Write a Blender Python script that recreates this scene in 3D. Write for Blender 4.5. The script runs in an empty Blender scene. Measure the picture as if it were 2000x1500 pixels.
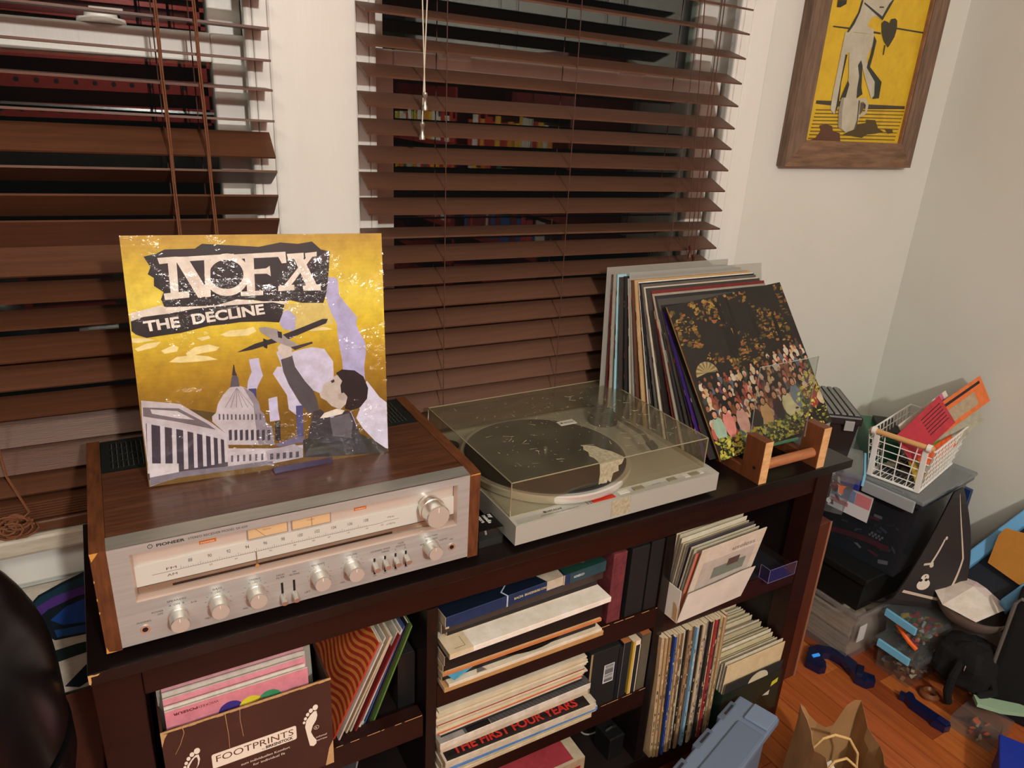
import bpy, math, random
from mathutils import Vector, Matrix
random.seed(7)
SC = bpy.context.scene; COL = SC.collection
ZT = 0.72                      # the table top is 0.72 m above the floor; everything is laid out from it
# ---------------- camera ----------------
cd = bpy.data.cameras.new('camera'); cam = bpy.data.objects.new('camera', cd); COL.objects.link(cam); SC.camera = cam
right = Vector((0.87032195, -0.48961431, 0.05308038)); down = Vector((-0.13325228, -0.33787401, -0.93171079)); fwd = Vector((0.47411341, 0.80381527, -0.35930139))
m = Matrix((right, -down, -fwd)).transposed().to_4x4(); m.translation = Vector((0.0726, -0.7881, 0.6313))
cam.matrix_world = m; cd.sensor_width = 36; cd.lens = 25.5636; cd.clip_start = 0.02
# ---------------- light ----------------
w = bpy.data.worlds.new('night'); SC.world = w; w.use_nodes = True
w.node_tree.nodes['Background'].inputs[0].default_value = (0.004, 0.004, 0.004, 1); w.node_tree.nodes['Background'].inputs[1].default_value = 1.0
def lamp(name, kind, loc, power, col, size):
    l = bpy.data.lights.new(name, kind); l.energy = power; l.color = col
    if kind == 'AREA': l.size = size
    else: l.shadow_soft_size = size
    o = bpy.data.objects.new(name, l); COL.objects.link(o); o.location = loc; return o
lamp('room_lamp', 'POINT', (0.40, -2.25, 1.32), 146, (1.0, 0.965, 0.895), 0.05)
l2 = lamp('ceiling_lamp', 'AREA', (-0.9, -1.7, 1.70), 17, (1.0, 0.94, 0.86), 0.35)
SC.view_settings.view_transform = 'Standard'; SC.view_settings.look = 'None'; SC.view_settings.exposure = 0.0; SC.view_settings.gamma = 1.0
SC.view_settings.use_curve_mapping = False
# ---------------- materials ----------------
def lin(c):
    return tuple((x/255/12.92 if x/255 <= 0.04045 else ((x/255+0.055)/1.055)**2.4) for x in c[:3]) + (1.0,)
def mat(name, col=(128,128,128), rough=0.5, metal=0.0, trans=0.0, ior=1.45, spec=0.5, noise=None, bump=0.0, bscale=200, attr=False, stretch=(1,1,1), emit=None, coat=0.0, aniso=0.0, alpha=1.0):
    m = bpy.data.materials.new(name); m.use_nodes = True; nt = m.node_tree; b = nt.nodes['Principled BSDF']; L = nt.links.new
    b.inputs['Base Color'].default_value = lin(col); b.inputs['Roughness'].default_value = rough; b.inputs['Metallic'].default_value = metal
    b.inputs['Transmission Weight'].default_value = trans; b.inputs['IOR'].default_value = ior; b.inputs['Specular IOR Level'].default_value = spec
    b.inputs['Coat Weight'].default_value = coat; b.inputs['Coat Roughness'].default_value = 0.08; b.inputs['Anisotropic'].default_value = aniso
    b.inputs['Alpha'].default_value = alpha
    if emit: b.inputs['Emission Color'].default_value = lin(emit[0]); b.inputs['Emission Strength'].default_value = emit[1]
    tc = nt.nodes.new('ShaderNodeTexCoord'); mp = nt.nodes.new('ShaderNodeMapping'); mp.inputs['Scale'].default_value = stretch; L(tc.outputs['Object'], mp.inputs[0])
    src = None
    if attr:
        a = nt.nodes.new('ShaderNodeAttribute'); a.attribute_name = 'Col'; src = a.outputs['Color']; L(src, b.inputs['Base Color'])
    if noise:
        n = nt.nodes.new('ShaderNodeTexNoise'); n.inputs['Scale'].default_value = noise[1]; n.inputs['Detail'].default_value = 6; n.inputs['Roughness'].default_value = 0.65; L(mp.outputs[0], n.inputs[0])
        cr = nt.nodes.new('ShaderNodeValToRGB'); cr.color_ramp.elements[0].position = 0.32; cr.color_ramp.elements[1].position = 0.68
        L(n.outputs[0], cr.inputs[0])
        if attr:
            cr.color_ramp.elements[0].color = lin(noise[0]); cr.color_ramp.elements[1].color = (1,1,1,1)
            mx = nt.nodes.new('ShaderNodeMix'); mx.data_type = 'RGBA'; mx.blend_type = 'MULTIPLY'; mx.inputs[0].default_value = 1
            L(src, mx.inputs[6]); L(cr.outputs[0], mx.inputs[7]); L(mx.outputs[2], b.inputs['Base Color'])
        else:
            cr.color_ramp.elements[0].color = lin(col); cr.color_ramp.elements[1].color = lin(noise[0]); L(cr.outputs[0], b.inputs['Base Color'])
    if bump:
        n2 = nt.nodes.new('ShaderNodeTexNoise'); n2.inputs['Scale'].default_value = bscale; n2.inputs['Detail'].default_value = 4; L(mp.outputs[0], n2.inputs[0])
        bp = nt.nodes.new('ShaderNodeBump'); bp.inputs['Strength'].default_value = bump; bp.inputs['Distance'].default_value = 0.002; L(n2.outputs[0], bp.inputs['Height']); L(bp.outputs[0], b.inputs['Normal'])
    return m
PR = mat('print', rough=0.42, attr=True, noise=((222,218,212), 60), bump=0.05, bscale=90)
PRG = mat('print_gloss', rough=0.3, attr=True, spec=0.6, noise=((228,224,220), 50), coat=0.3)
PAP = mat('paper', rough=0.8, attr=True, noise=((236,230,220), 40), bump=0.25, bscale=160)
PLA = mat('plastic', rough=0.38, attr=True, bump=0.05, bscale=300)
MATT = mat('matt_plastic', rough=0.6, attr=True, bump=0.1, bscale=300)
INK = mat('ink', rough=0.55, attr=True)
WALL = mat('wall_paint', (204,205,196), 0.55, noise=((209,210,202), 3), bump=0.12, bscale=40)
TRIM = mat('trim_paint', (220,219,212), 0.32, noise=((215,213,206), 9), bump=0.12, bscale=60, stretch=(3,3,0.4))
SILLM = mat('worn_sill_paint', (205,198,184), 0.5, noise=((150,132,108), 7), bump=0.3, bscale=50, stretch=(0.6,3,3))
CEIL = mat('ceiling_paint', (225,220,208), 0.8)
ESP = mat('espresso_veneer', (17,12,12), 0.24, noise=((27,18,16), 14), bump=0.12, bscale=120, stretch=(0.5,6,6))
ESPR = mat('espresso_rail', (44,20,14), 0.36, spec=0.3, noise=((34,14,11), 10), bump=0.1, bscale=90, stretch=(0.5,5,5))
ESPD = mat('espresso_inside', (20,13,12), 0.5, noise=((30,20,18), 10))
WAL = mat('walnut_vinyl', (98,62,42), 0.30, noise=((60,36,25), 34), bump=0.15, bscale=160, stretch=(0.35,5,5), coat=0.15)
WALS = mat('walnut_end', (112,66,38), 0.42, noise=((74,42,24), 26), bump=0.12, bscale=120, stretch=(6,1.2,1.2))
RAW = mat('chipped_particle', (196,140,64), 0.8, bump=0.4, bscale=300)
ALU = mat('brushed_aluminium', (182,183,180), 0.36, 0.30, noise=((166,167,164), 30), bump=0.06, bscale=260, stretch=(0.15,5,5), aniso=0.5)
ALUC = mat('chamfer_aluminium', (176,176,168), 0.42, 0.6, noise=((150,150,142), 12), stretch=(0.4,4,4))
CHR = mat('turned_aluminium', (226,222,214), 0.26, 0.85)
CAPM = mat('knob_cap', (200,196,188), 0.32, 0.4, aniso=0.7)
SLAT = mat('blind_slat_wood', (94,57,37), 0.42, noise=((76,46,30), 24), bump=0.12, bscale=150, stretch=(0.25,5,5))
SLATR = mat('dark_blind_slat_wood', (97,66,49), 0.5, noise=((82,55,41), 24), bump=0.12, bscale=150, stretch=(0.25,5,5))
CORD = mat('blind_cord', (112,66,38), 0.7, bump=0.6, bscale=400)
CORDR = mat('dark_blind_cord', (74,44,32), 0.7)
GLASS = mat('window_glass', (235,242,238), 0.0, trans=1.0, ior=1.52)
COVER = mat('dust_cover_plastic', (206,196,160), 0.10, trans=1.0, ior=1.12, noise=((170,160,128), 6), spec=0.8)
CLEAR = mat('clear_acrylic', (238,242,240), 0.03, trans=1.0, ior=1.18)
CLEARV = mat('violet_clear_acrylic', (196,190,232), 0.04, trans=1.0, ior=1.2)
BIN = mat('clear_bin_plastic', (216,220,220), 0.22, trans=0.93, ior=1.1, bump=0.1, bscale=30)
FROST = mat('frosted_bin_plastic', (224,222,224), 0.42, trans=0.72, ior=1.1)
SMOKE = mat('smoky_bin_plastic', (150,158,166), 0.16, trans=0.9, ior=1.12)
SHRINK = mat('shrink_wrap', (255,255,255), 0.06, trans=1.0, ior=1.03, spec=0.9, bump=1.0, bscale=34)
TTG = mat('turntable_grey', (174,174,165), 0.42, 0.15, bump=0.04, bscale=500)
RUB = mat('rubber_mat', (34,34,33), 0.55, bump=0.1, bscale=300)
FRAME = mat('barnwood', (128,102,82), 0.75, noise=((84,68,56), 22), bump=0.5, bscale=80, stretch=(4,4,0.5))
FRAMEH = mat('barnwood_across', (134,102,76), 0.75, noise=((90,68,52), 22), bump=0.5, bscale=80, stretch=(0.5,4,4))
RACK = mat('rack_wood', (116,66,36), 0.42, noise=((92,50,28), 30), bump=0.08, bscale=200, stretch=(4,4,0.6))
RACKL = mat('rack_end_grain', (226,182,128), 0.5, noise=((196,146,94), 40), bump=0.1, bscale=200, stretch=(1,1,3))
DOW = mat('dowel_wood', (178,118,78), 0.45, noise=((140,84,52), 30), stretch=(0.4,4,4))
KRAFT = mat('kraft_paper', (176,136,90), 0.75, noise=((150,112,72), 5), bump=0.6, bscale=18)
CARD = mat('cardboard_brown_print', (72,42,34), 0.55, noise=((60,34,28), 8), bump=0.2, bscale=40)
CARDR = mat('raw_cardboard', (190,152,104), 0.85, bump=0.5, bscale=200)
BOWL = mat('bowl_metal', (158,142,132), 0.3, 0.6)
BLK = mat('glossy_black', (8,8,10), 0.28, coat=0.0, bump=0.03, bscale=12)
CLOTH = mat('black_cloth', (9,9,10), 0.9, bump=0.6, bscale=250)
FLM = [mat('floor_board', c, 0.30, noise=(c2, 16), bump=0.12, bscale=70, stretch=(7,0.4,7), coat=0.1) for c, c2 in (((176,96,44),(146,74,34)), ((190,110,50),(160,86,40)), ((146,72,34),(118,54,26)), ((182,98,50),(150,76,38)))]
# ---------------- mesh helpers ----------------
V = Vector
OFF = {}
class MB:
    def __init__(s): s.v = []; s.f = []; s.c = []; s.m = []
    def face(s, pts, c=(128,128,128), mi=0):
        n = len(s.v); s.v += [tuple(p) for p in pts]; s.f.append(tuple(range(n, n+len(pts)))); s.c.append(c); s.m.append(mi); return s
    def obox(s, o, a, b, c_, col=(128,128,128), mi=0, cols=None):
        o, a, b, c_ = V(o), V(a), V(b), V(c_)
        if a.cross(b).dot(c_) < 0: a, b = b, a
        p = [o, o+a, o+a+b, o+b, o+c_, o+a+c_, o+a+b+c_, o+b+c_]; n = len(s.v); s.v += [tuple(q) for q in p]
        fs = [(0,3,2,1), (4,5,6,7), (0,1,5,4), (1,2,6,5), (2,3,7,6), (3,0,4,7)]   # bottom top front right back left
        for i, f in enumerate(fs):
            s.f.append(tuple(n+k for k in f)); s.c.append(cols[i] if cols else col); s.m.append(mi)
        return s
    def box(s, x0, x1, y0, y1, z0, z1, col=(128,128,128), mi=0, cols=None):
        return s.obox((x0,y0,z0), (x1-x0,0,0), (0,y1-y0,0), (0,0,z1-z0), col, mi, cols)
    def cyl(s, p0, p1, r0, r1=None, n=24, col=(128,128,128), mi=0, cap=None, capmi=None):
        p0, p1 = V(p0), V(p1); r1 = r0 if r1 is None else r1; d = (p1-p0).normalized(); u = d.orthogonal().normalized(); w_ = d.cross(u); k = len(s.v)
        for p, r in ((p0, r0), (p1, r1)):
            for i in range(n): t = 2*math.pi*i/n; s.v.append(tuple(p+u*(r*math.cos(t))+w_*(r*math.sin(t))))
        for i in range(n): j = (i+1) % n; s.f.append((k+i, k+j, k+n+j, k+n+i)); s.c.append(col); s.m.append(mi)
        s.f.append(tuple(k+n-1-i for i in range(n))); s.c.append(col); s.m.append(mi)
        s.f.append(tuple(k+n+i for i in range(n))); s.c.append(cap or col); s.m.append(mi if capmi is None else capmi)
        return s
    def tube(s, path, r, n=8, col=(128,128,128), mi=0):
        path = [V(p) for p in path]; k = len(s.v); up = None
        for i, p in enumerate(path):
            d = (path[min(i+1, len(path)-1)]-path[max(i-1, 0)]).normalized()
            u = d.orthogonal().normalized() if up is None else (up-d*up.dot(d)).normalized(); up = u; w_ = d.cross(u)
            for j in range(n): t = 2*math.pi*j/n; s.v.append(tuple(p+u*(r*math.cos(t))+w_*(r*math.sin(t))))
        for i in range(len(path)-1):
            for j in range(n): q = (j+1) % n; s.f.append((k+i*n+j, k+i*n+q, k+(i+1)*n+q, k+(i+1)*n+j)); s.c.append(col); s.m.append(mi)
        e = k+(len(path)-1)*n
        s.f.append(tuple(k+n-1-j for j in range(n))); s.c.append(col); s.m.append(mi); s.f.append(tuple(e+j for j in range(n))); s.c.append(col); s.m.append(mi)
        return s
    def lathe(s, prof, o=(0,0,0), n=32, col=(128,128,128), mi=0):
        k = len(s.v)
        for r, z in prof:
            for i in range(n): t = 2*math.pi*i/n; s.v.append((o[0]+r*math.cos(t), o[1]+r*math.sin(t), o[2]+z))
        for a in range(len(prof)-1):
            for i in range(n): j = (i+1) % n; s.f.append((k+a*n+i, k+a*n+j, k+(a+1)*n+j, k+(a+1)*n+i)); s.c.append(col); s.m.append(mi)
        return s
    def poly(s, pts, o, ex, ey, col, off=None):
        o, ex, ey = V(o), V(ex), V(ey); off = V(off) if off else V((0,0,0))
        return s.face([o+ex*p[0]+ey*p[1]+off for p in pts], col)
    def disc(s, o, ex, ey, rx, ry, col, n=14, mi=0):
        o, ex, ey = V(o), V(ex), V(ey)
        return s.face([o+ex*(rx*math.cos(2*math.pi*i/n))+ey*(ry*math.sin(2*math.pi*i/n)) for i in range(n)], col, mi)
    def prism(s, pts, o, ex, ey, ez, col=(128,128,128), mi=0):
        o, ex, ey, ez = V(o), V(ex), V(ey), V(ez); n = len(pts); a = [o+ex*p[0]+ey*p[1] for p in pts]
        if sum(pts[i][0]*pts[(i+1) % n][1]-pts[(i+1) % n][0]*pts[i][1] for i in range(n))*ex.cross(ey).dot(ez) < 0: a = a[::-1]
        b = [p+ez for p in a]; s.face(a[::-1], col, mi); s.face(b, col, mi)
        for i in range(n): s.face([a[i], a[(i+1) % n], b[(i+1) % n], b[i]], col, mi)
        return s
    def text(s, body, o, ex, ey, size, col, width=None, bold=0.0, center=False):
        cu = bpy.data.curves.new('t', 'FONT'); cu.body = body; cu.size = 1.0; cu.offset = bold; cu.resolution_u = 3
        ob = bpy.data.objects.new('t', cu); me = bpy.data.meshes.new_from_object(ob)
        xs = [v.co.x for v in me.vertices] or [0]; x0, x1 = min(xs), max(xs); sx = size if width is None else width/max(x1-x0, 1e-6)
        o, ex, ey = V(o), V(ex), V(ey); k = len(s.v); cx = (x1-x0)/2 if center else 0
        s.v += [tuple(o+ex*((v.co.x-x0-cx)*sx)+ey*(v.co.y*size)) for v in me.vertices]
        for p in me.polygons: s.f.append(tuple(k+i for i in p.vertices)); s.c.append(col); s.m.append(0)
        bpy.data.objects.remove(ob); bpy.data.curves.remove(cu); bpy.data.meshes.remove(me); return s
    def mesh(s, name, mats, smooth=False):
        me = bpy.data.meshes.new(name); me.from_pydata(s.v, [], s.f)
        for mt in (mats if isinstance(mats, (list, tuple)) else [mats]): me.materials.append(mt)
        at = me.color_attributes.new('Col', 'FLOAT_COLOR', 'CORNER'); li = 0; cache = {}
        for fi, p in enumerate(me.polygons):
            p.material_index = s.m[fi]; p.use_smooth = smooth; c = cache.setdefault(tuple(s.c[fi]), lin(s.c[fi]))
            for _ in range(p.loop_total): at.data[li].color = c; li += 1
        me.update(); return me
    def build(s, name, mats, parent=None, smooth=False, bevel=0.0, kind=None, seg=2):
        off = None
        if parent is None:
            xs = [v[0] for v in s.v]; ys = [v[1] for v in s.v]; zs = [v[2] for v in s.v]
            off = V(((min(xs)+max(xs))/2, (min(ys)+max(ys))/2, min(zs))); s.v = [tuple(V(v)-off) for v in s.v]
        o = bpy.data.objects.new(name, s.mesh(name, mats, smooth)); COL.objects.link(o)
        if parent is not None:
            o.parent = parent
            if parent.name in OFF: o.location = -OFF[parent.name]
        else: o.location = off; OFF[o.name] = off
        if bevel:
            b = o.modifiers.new('bevel', 'BEVEL'); b.width = bevel; b.segments = seg; b.limit_method = 'ANGLE'; b.angle_limit = 0.6
        if smooth:
            bpy_auto(o)
        if kind: o['kind'] = kind
        return o
def bpy_auto(o):
    me = o.data
    me.set_sharp_from_angle(angle=math.radians(38))
def tag(o, label, cat, group=None):
    o['label'] = label; o['category'] = cat
    if group: o['group'] = group
    return o
def thing(name, label, cat, loc=(0,0,0), rot=(0,0,0), group=None):
    o = bpy.data.objects.new(name, None); COL.objects.link(o); o.location = loc; o.rotation_euler = rot; o.empty_display_size = 0.05
    return tag(o, label, cat, group)
def struct(name, mb, mt, parent=None, **k):
    o = mb.build(name, mt, parent, **k)
    if parent is None: o['kind'] = 'structure'
    return o
def part_of(mb, name, mats, parent, **k): return mb.build(name, mats, parent, **k)

def cname(c):
    r, g, b_ = c[:3]; mx, mn = max(c[:3]), min(c[:3])
    if mx < 75 and mx-mn < 22: return 'black'
    if mx-mn < 24: return 'white' if mx > 205 else ('grey' if mx > 75 else 'black')
    if r >= g >= b_ and mx-mn < 62: return 'cream' if mx > 190 else ('beige' if mx > 150 else 'brown')
    if r >= g >= b_: return 'tan' if mx > 180 and g > 140 else ('brown' if g > 60 else 'dark red')
    if b_ >= r and b_ >= g: return 'purple' if r > g*1.2 else ('pale blue' if mx > 140 else 'blue')
    if g >= r: return 'green'
    return 'red'
ORD = ['first','second','third','fourth','fifth','sixth','seventh','eighth','ninth','tenth','eleventh','twelfth','thirteenth','fourteenth','fifteenth','sixteenth','seventeenth','eighteenth','nineteenth','twentieth'] + ['twenty-'+q for q in ('first','second','third','fourth','fifth','sixth','seventh','eighth','ninth')] + ['thirtieth']
# =============== SETTING ===============
FZ = -0.72; CZ = 1.74; XR = 2.045; WY = 0.425; XL = -2.4; YB = -3.2
fl = struct('floor', MB().box(XL, XR, YB, 0.6, FZ-0.06, FZ-0.012, (90,46,22)), FLM[2])
k = 0; x = XR-0.001
strip = 0.0572
meshes = {}
for i in range(20):                                   # boards that the picture shows, one by one
    x1 = XR-i*strip; x0 = x1-strip+0.0020
    cuts = [-0.75, -0.46+0.31*math.sin(i*2.3)*0.5, 0.02+0.2*math.sin(i*1.7+1), 0.42]
    for j in range(3):
        o = MB().box(x0, x1, cuts[j]+0.0008, cuts[j+1], FZ-0.012, FZ).build('floor_board', FLM[(i*3+j*5+i//3) % 4], fl, bevel=0.0008, seg=1)
b = MB()
for i in range(58):
    for j in range(6):
        x1 = XR-i*strip; x0 = x1-strip+0.0012; y1 = (-0.751 if i < 20 else 0.42)-j*0.75; y0 = max(y1-0.749, YB)
        if x0 > XL and y1 > YB: b.box(x0, x1, y0, y1-0.001, FZ-0.012, FZ, mi=(i+j) % 4)
o = b.build('distant_floor_boards', FLM, fl, kind='stuff')
struct('ceiling', MB().box(XL-0.1, XR+0.1, YB-0.1, 0.6, CZ, CZ+0.05), CEIL)
struct('wall_right', MB().box(XR, XR+0.1, YB, 0.6, FZ, CZ), WALL)
struct('wall_left', MB().box(XL-0.1, XL, YB, 0.6, FZ, CZ), WALL)
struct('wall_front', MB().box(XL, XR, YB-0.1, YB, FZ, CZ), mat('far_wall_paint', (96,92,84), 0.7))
# window wall, with two openings
OP = [(-0.49, 0.335), (0.465, 1.300)]; OZ0, OZ1 = -0.012, 1.36
b = MB()
for x0, x1 in ((XL, OP[0][0]), (OP[0][1], OP[1][0]), (OP[1][1], XR)): b.box(x0, x1, WY, 0.56, OZ0, OZ1)
b.box(XL, XR, WY, 0.56, FZ, OZ0); b.box(XL, XR, WY, 0.56, OZ1, CZ)
struct('wall_back', b, WALL)
struct('trim_1', MB().box(OP[0][1]-0.002, OP[1][0]+0.002, 0.408, WY+0.001, OZ0, OZ1), TRIM, bevel=0.004)        # mullion casing
struct('trim_2', MB().box(OP[1][1]-0.002, OP[1][1]+0.060, 0.410, WY+0.001, OZ0, OZ1), TRIM, bevel=0.003)
struct('trim_3', MB().box(OP[0][0]-0.11, OP[0][0], 0.410, WY+0.001, OZ0, OZ1), TRIM, bevel=0.003)
struct('trim_4', MB().box(OP[0][0]-0.11, OP[1][1]+0.06, 0.410, WY+0.001, OZ1, OZ1+0.1), TRIM, bevel=0.003)
struct('trim_5', MB().box(OP[0][0]-0.13, OP[1][1]+0.08, 0.356, 0.55, -0.040, -0.008), SILLM, bevel=0.006)             # sill
struct('trim_6', MB().box(OP[0][0]-0.11, OP[1][1]+0.06, 0.408, WY+0.001, -0.12, -0.040), TRIM, bevel=0.004)         # apron
struct('baseboard_back', MB().box(XL, XR, 0.409, WY+0.001, FZ, FZ+0.11), TRIM, bevel=0.004)
struct('baseboard_right', MB().box(XR-0.016, XR+0.001, YB, 0.409, FZ, FZ+0.11), TRIM, bevel=0.004)
for wi, (a, c) in enumerate(OP):
    jl = 0.066; w_ = thing('window_%d' % (wi+1), 'white painted sash window with dark night glass behind the %s blind' % ('left' if wi == 0 else 'right'), 'window'); w_['kind'] = 'structure'
    b = MB(); b.box(a-0.001, a+0.022, 0.412, 0.55, -0.01, OZ1); b.box(c-0.022, c+0.001, 0.412, 0.55, -0.01, OZ1); b.box(a, c, 0.412, 0.55, OZ1-0.02, OZ1)
    b.build('window_frame', TRIM, w_, bevel=0.002)
    b = MB(); b.box(a+0.022, a+0.034, 0.412, 0.432, -0.01, OZ1-0.02); b.box(c-0.034, c-0.022, 0.412, 0.432, -0.01, OZ1-0.02)
    b.build('window_stop', TRIM, w_, bevel=0.004)
    # lower sash (inner), upper sash (outer)
    b = MB(); x0, x1 = a+0.024, c-0.024; z1 = 0.704
    b.box(x0, x0+0.052, 0.448, 0.482, -0.008, z1); b.box(x1-0.052, x1, 0.448, 0.482, -0.008, z1); b.box(x0+0.052, x1-0.052, 0.446, 0.482, 0.664, z1); b.box(x0+0.052, x1-0.052, 0.448, 0.482, -0.008, 0.06)
    b.build('lower_sash', TRIM, w_, bevel=0.003)
    MB().box(x0+0.05, x1-0.05, 0.462, 0.466, 0.055, 0.668).build('window_pane', GLASS, w_)
    b = MB(); b.box(x0, x0+0.048, 0.486, 0.52, 0.66, OZ1-0.02); b.box(x1-0.048, x1, 0.486, 0.52, 0.66, OZ1-0.02); b.box(x0+0.048, x1-0.048, 0.486, 0.52, 0.66, 0.70); b.box(x0+0.048, x1-0.048, 0.486, 0.52, OZ1-0.07, OZ1-0.02)
    b.build('upper_sash', TRIM, w_, bevel=0.003)
    MB().box(x0+0.046, x1-0.046, 0.500, 0.504, 0.695, OZ1-0.06).build('window_pane', GLASS, w_)
    if wi == 0:
        b = MB(); b.lathe([(0.0,0.014),(0.020,0.014),(0.021,0.008),(0.030,0.007),(0.031,0.0),(0,0)], (0.122, 0.464, z1), 28, (232,228,220)); b.box(0.108, 0.150, 0.458, 0.470, z1+0.0135, z1+0.021, (205,196,180)); b.build('sash_lock', PLA, w_, bevel=0.001)
    else:
        for lx in (0.620, 1.002):
            MB().box(lx, lx+0.057, 0.434, 0.456, z1-0.010, z1+0.002, (236,232,226)).build('tilt_latch', PLA, w_, bevel=0.003)
# =============== BLINDS ===============
def blind(name, label, x0, x1, slats, mt, roll, xr, hz):
    t = thing(name, label, 'blind', group='wooden slat blinds on the windows')
    sm = MB().box(-(x1-x0)/2, (x1-x0)/2, -0.025, 0.025, -0.0016, 0.0016).mesh('slat', mt)
    for z, dz in slats:                        # z at reference xr, dz = back height minus front height, halved
        s = bpy.data.objects.new('slat', sm); COL.objects.link(s); s.parent = t
        tilt = math.asin(max(-0.98, min(0.98, dz/0.025)))
        s.rotation_mode = 'YXZ'; s.matrix_basis = Matrix.Translation(((x0+x1)/2, 0.385, z-math.tan(roll)*((x0+x1)/2-xr))) @ Matrix.Rotation(roll, 4, 'Y') @ Matrix.Rotation(tilt, 4, 'X')
    MB().box(x0, x1, 0.357, 0.408, hz, hz+0.05).build('headrail', mt, t, bevel=0.002)
    return t
LS = [(0.8005,0.001),(0.7575,0.001),(0.7160,0.0006),(0.6748,0.0006),(0.6360,0.001),(0.5925,-0.001),(0.5585,0.0165),(0.5125,-0.0105),(0.4715,-0.016),(0.4335,-0.019),(0.3965,0.017),(0.3535,0.0085),(0.3155,0.0065),(0.2735,0.012),(0.2350,0.015),(0.1875,0.0085),(0.1525,0.021),(0.1085,0.0195),(0.0700,0.013)]
LS += [(0.045-0.0042*i, 0.001) for i in range(7)]
zz = 0.843
while zz < 1.3: LS.append((zz, 0.001)); zz += 0.042
lb = blind('window_blind', 'brown wooden slat blind on the left window, half open, with thick braided cords', -0.47, 0.3245, LS, SLAT, 0.0145, 0.0, 1.30)
MB().box(-0.47, 0.3245, 0.36, 0.41, -0.006, 0.013).build('bottom_rail', SLAT, lb, bevel=0.003)
RS = []
fr = [(0.7476,.0075),(0.7019,.0088),(0.6595,.0092),(0.6167,.0098),(0.5765,.0098),(0.5340,.0103),(0.4920,.0105),(0.4518,.0100),(0.4140,.0035),(0.3720,.0090),(0.3330,.0078),(0.2905,.0125),(0.2500,.013),(0.2090,.015),(0.1680,.0165),(0.1270,.0175),(0.0860,.018),(0.0450,.018)]
RS = [(z+d, d) for z, d in fr] + [(0.7976,.006),(0.8395,.005),(0.881,.005)]
zz = 0.923
while zz < 1.3: RS.append((zz, 0.005)); zz += 0.042
RS += [(0.028-0.0042*i, 0.001) for i in range(4)]
rb = blind('window_blind', 'dark brown wooden slat blind on the right window above the turntable', 0.4645, 1.2455, RS, SLATR, 0.0125, 0.4645, 1.30)
MB().box(0.4645, 1.2455, 0.36, 0.41, -0.008, 0.010).build('bottom_rail', SLATR, rb, bevel=0.003)
for cx in (0.602, 0.850, 1.112):               # ladder cords front and back
    for cy in (0.3565, 0.4135):
        part = MB().tube([(cx-0.008+0.008*(1-z/0.8) if cy < 0.4 else cx, cy, z) for z in (0.0, 0.2, 0.4, 0.6, 0.8, 1.3)], 0.0009, 6, (60,36,26)); part.build('ladder_cord', CORDR, rb)
for cx, a in ((0.181, 0.0), (0.228, 0.006)):
    b = MB()
    for s in range(3):
        b.tube([(cx+a*(1-z/0.7)+0.0017*math.sin(z*14+s*2.1), 0.3535+0.0014*math.cos(z*14+s*2.1), z) for z in [i*0.02 for i in range(1, 65)]], 0.0010, 6, (112,66,38))
    b.build('braided_cord', CORD, lb)
for cx in (0.181, 0.228, -0.2): MB().tube([(cx, 0.4135, 0.0), (cx, 0.4135, 1.3)], 0.0009, 6).build('ladder_cord', CORDR, lb)
b = MB(); pts = [(-0.083,0.352,0.30),(-0.084,0.352,0.20),(-0.082,0.350,0.137),(-0.080,0.348,0.100),(-0.070,0.346,0.066),(-0.062,0.344,0.040),(-0.072,0.343,0.032),(-0.095,0.343,0.036)]
b.tube(pts, 0.0019, 6)
for i in range(9):
    cx, cz = -0.083+0.009*math.sin(i*2.1), 0.024+0.008*math.cos(i*1.3); r = 0.010+0.004*(i % 4)
    b.tube([(cx+r*math.cos(t*0.6+i), 0.345-0.003*(i % 3)+0.002*math.sin(t), cz+r*0.7*math.sin(t*0.6+i)) for t in range(11)], 0.0017, 6)
b.build('tangled_cord_end', CORD, lb)
def tassel(o, z, x, y, col, name='tassel', parent=None, mt=PLA):
    return MB().lathe([(0.0010,0.027),(0.0040,0.026),(0.0046,0.022),(0.0028,0.018),(0.0032,0.009),(0.0052,0.004),(0.0052,0.0),(0,0)], (x, y, z), 14, col).build(name, mt, parent, smooth=True)
WH = mat('pale_cord', (206,198,180), 0.7)
for (xa, xb, zt) in ((0.5495, 0.5545, 0.610), (0.5580, 0.5505, 0.566)):
    MB().tube([(xa, 0.352, 1.30), (xa, 0.350, 0.78), (xb, 0.348, zt+0.03)], 0.0010, 6).build('pull_cord', WH, rb)
    tassel(None, zt+0.004, xb, 0.348, (150,140,128), 'pewter_tassel', rb, mat('pewter', (170,162,150), 0.3, 0.9))
for (xa, xb, zt) in ((1.150, 1.153, 0.345), (1.157, 1.1655, 0.325), (1.106, 1.1495, 0.300)):
    MB().tube([(xa, 0.352, 1.30), (xa, 0.350, 0.85), (xb, 0.345, zt+0.03)], 0.0011, 6).build('pull_cord', CORDR, rb)
    tassel(None, zt+0.004, xb, 0.344, (70,34,26), 'wooden_tassel', rb)
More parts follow.
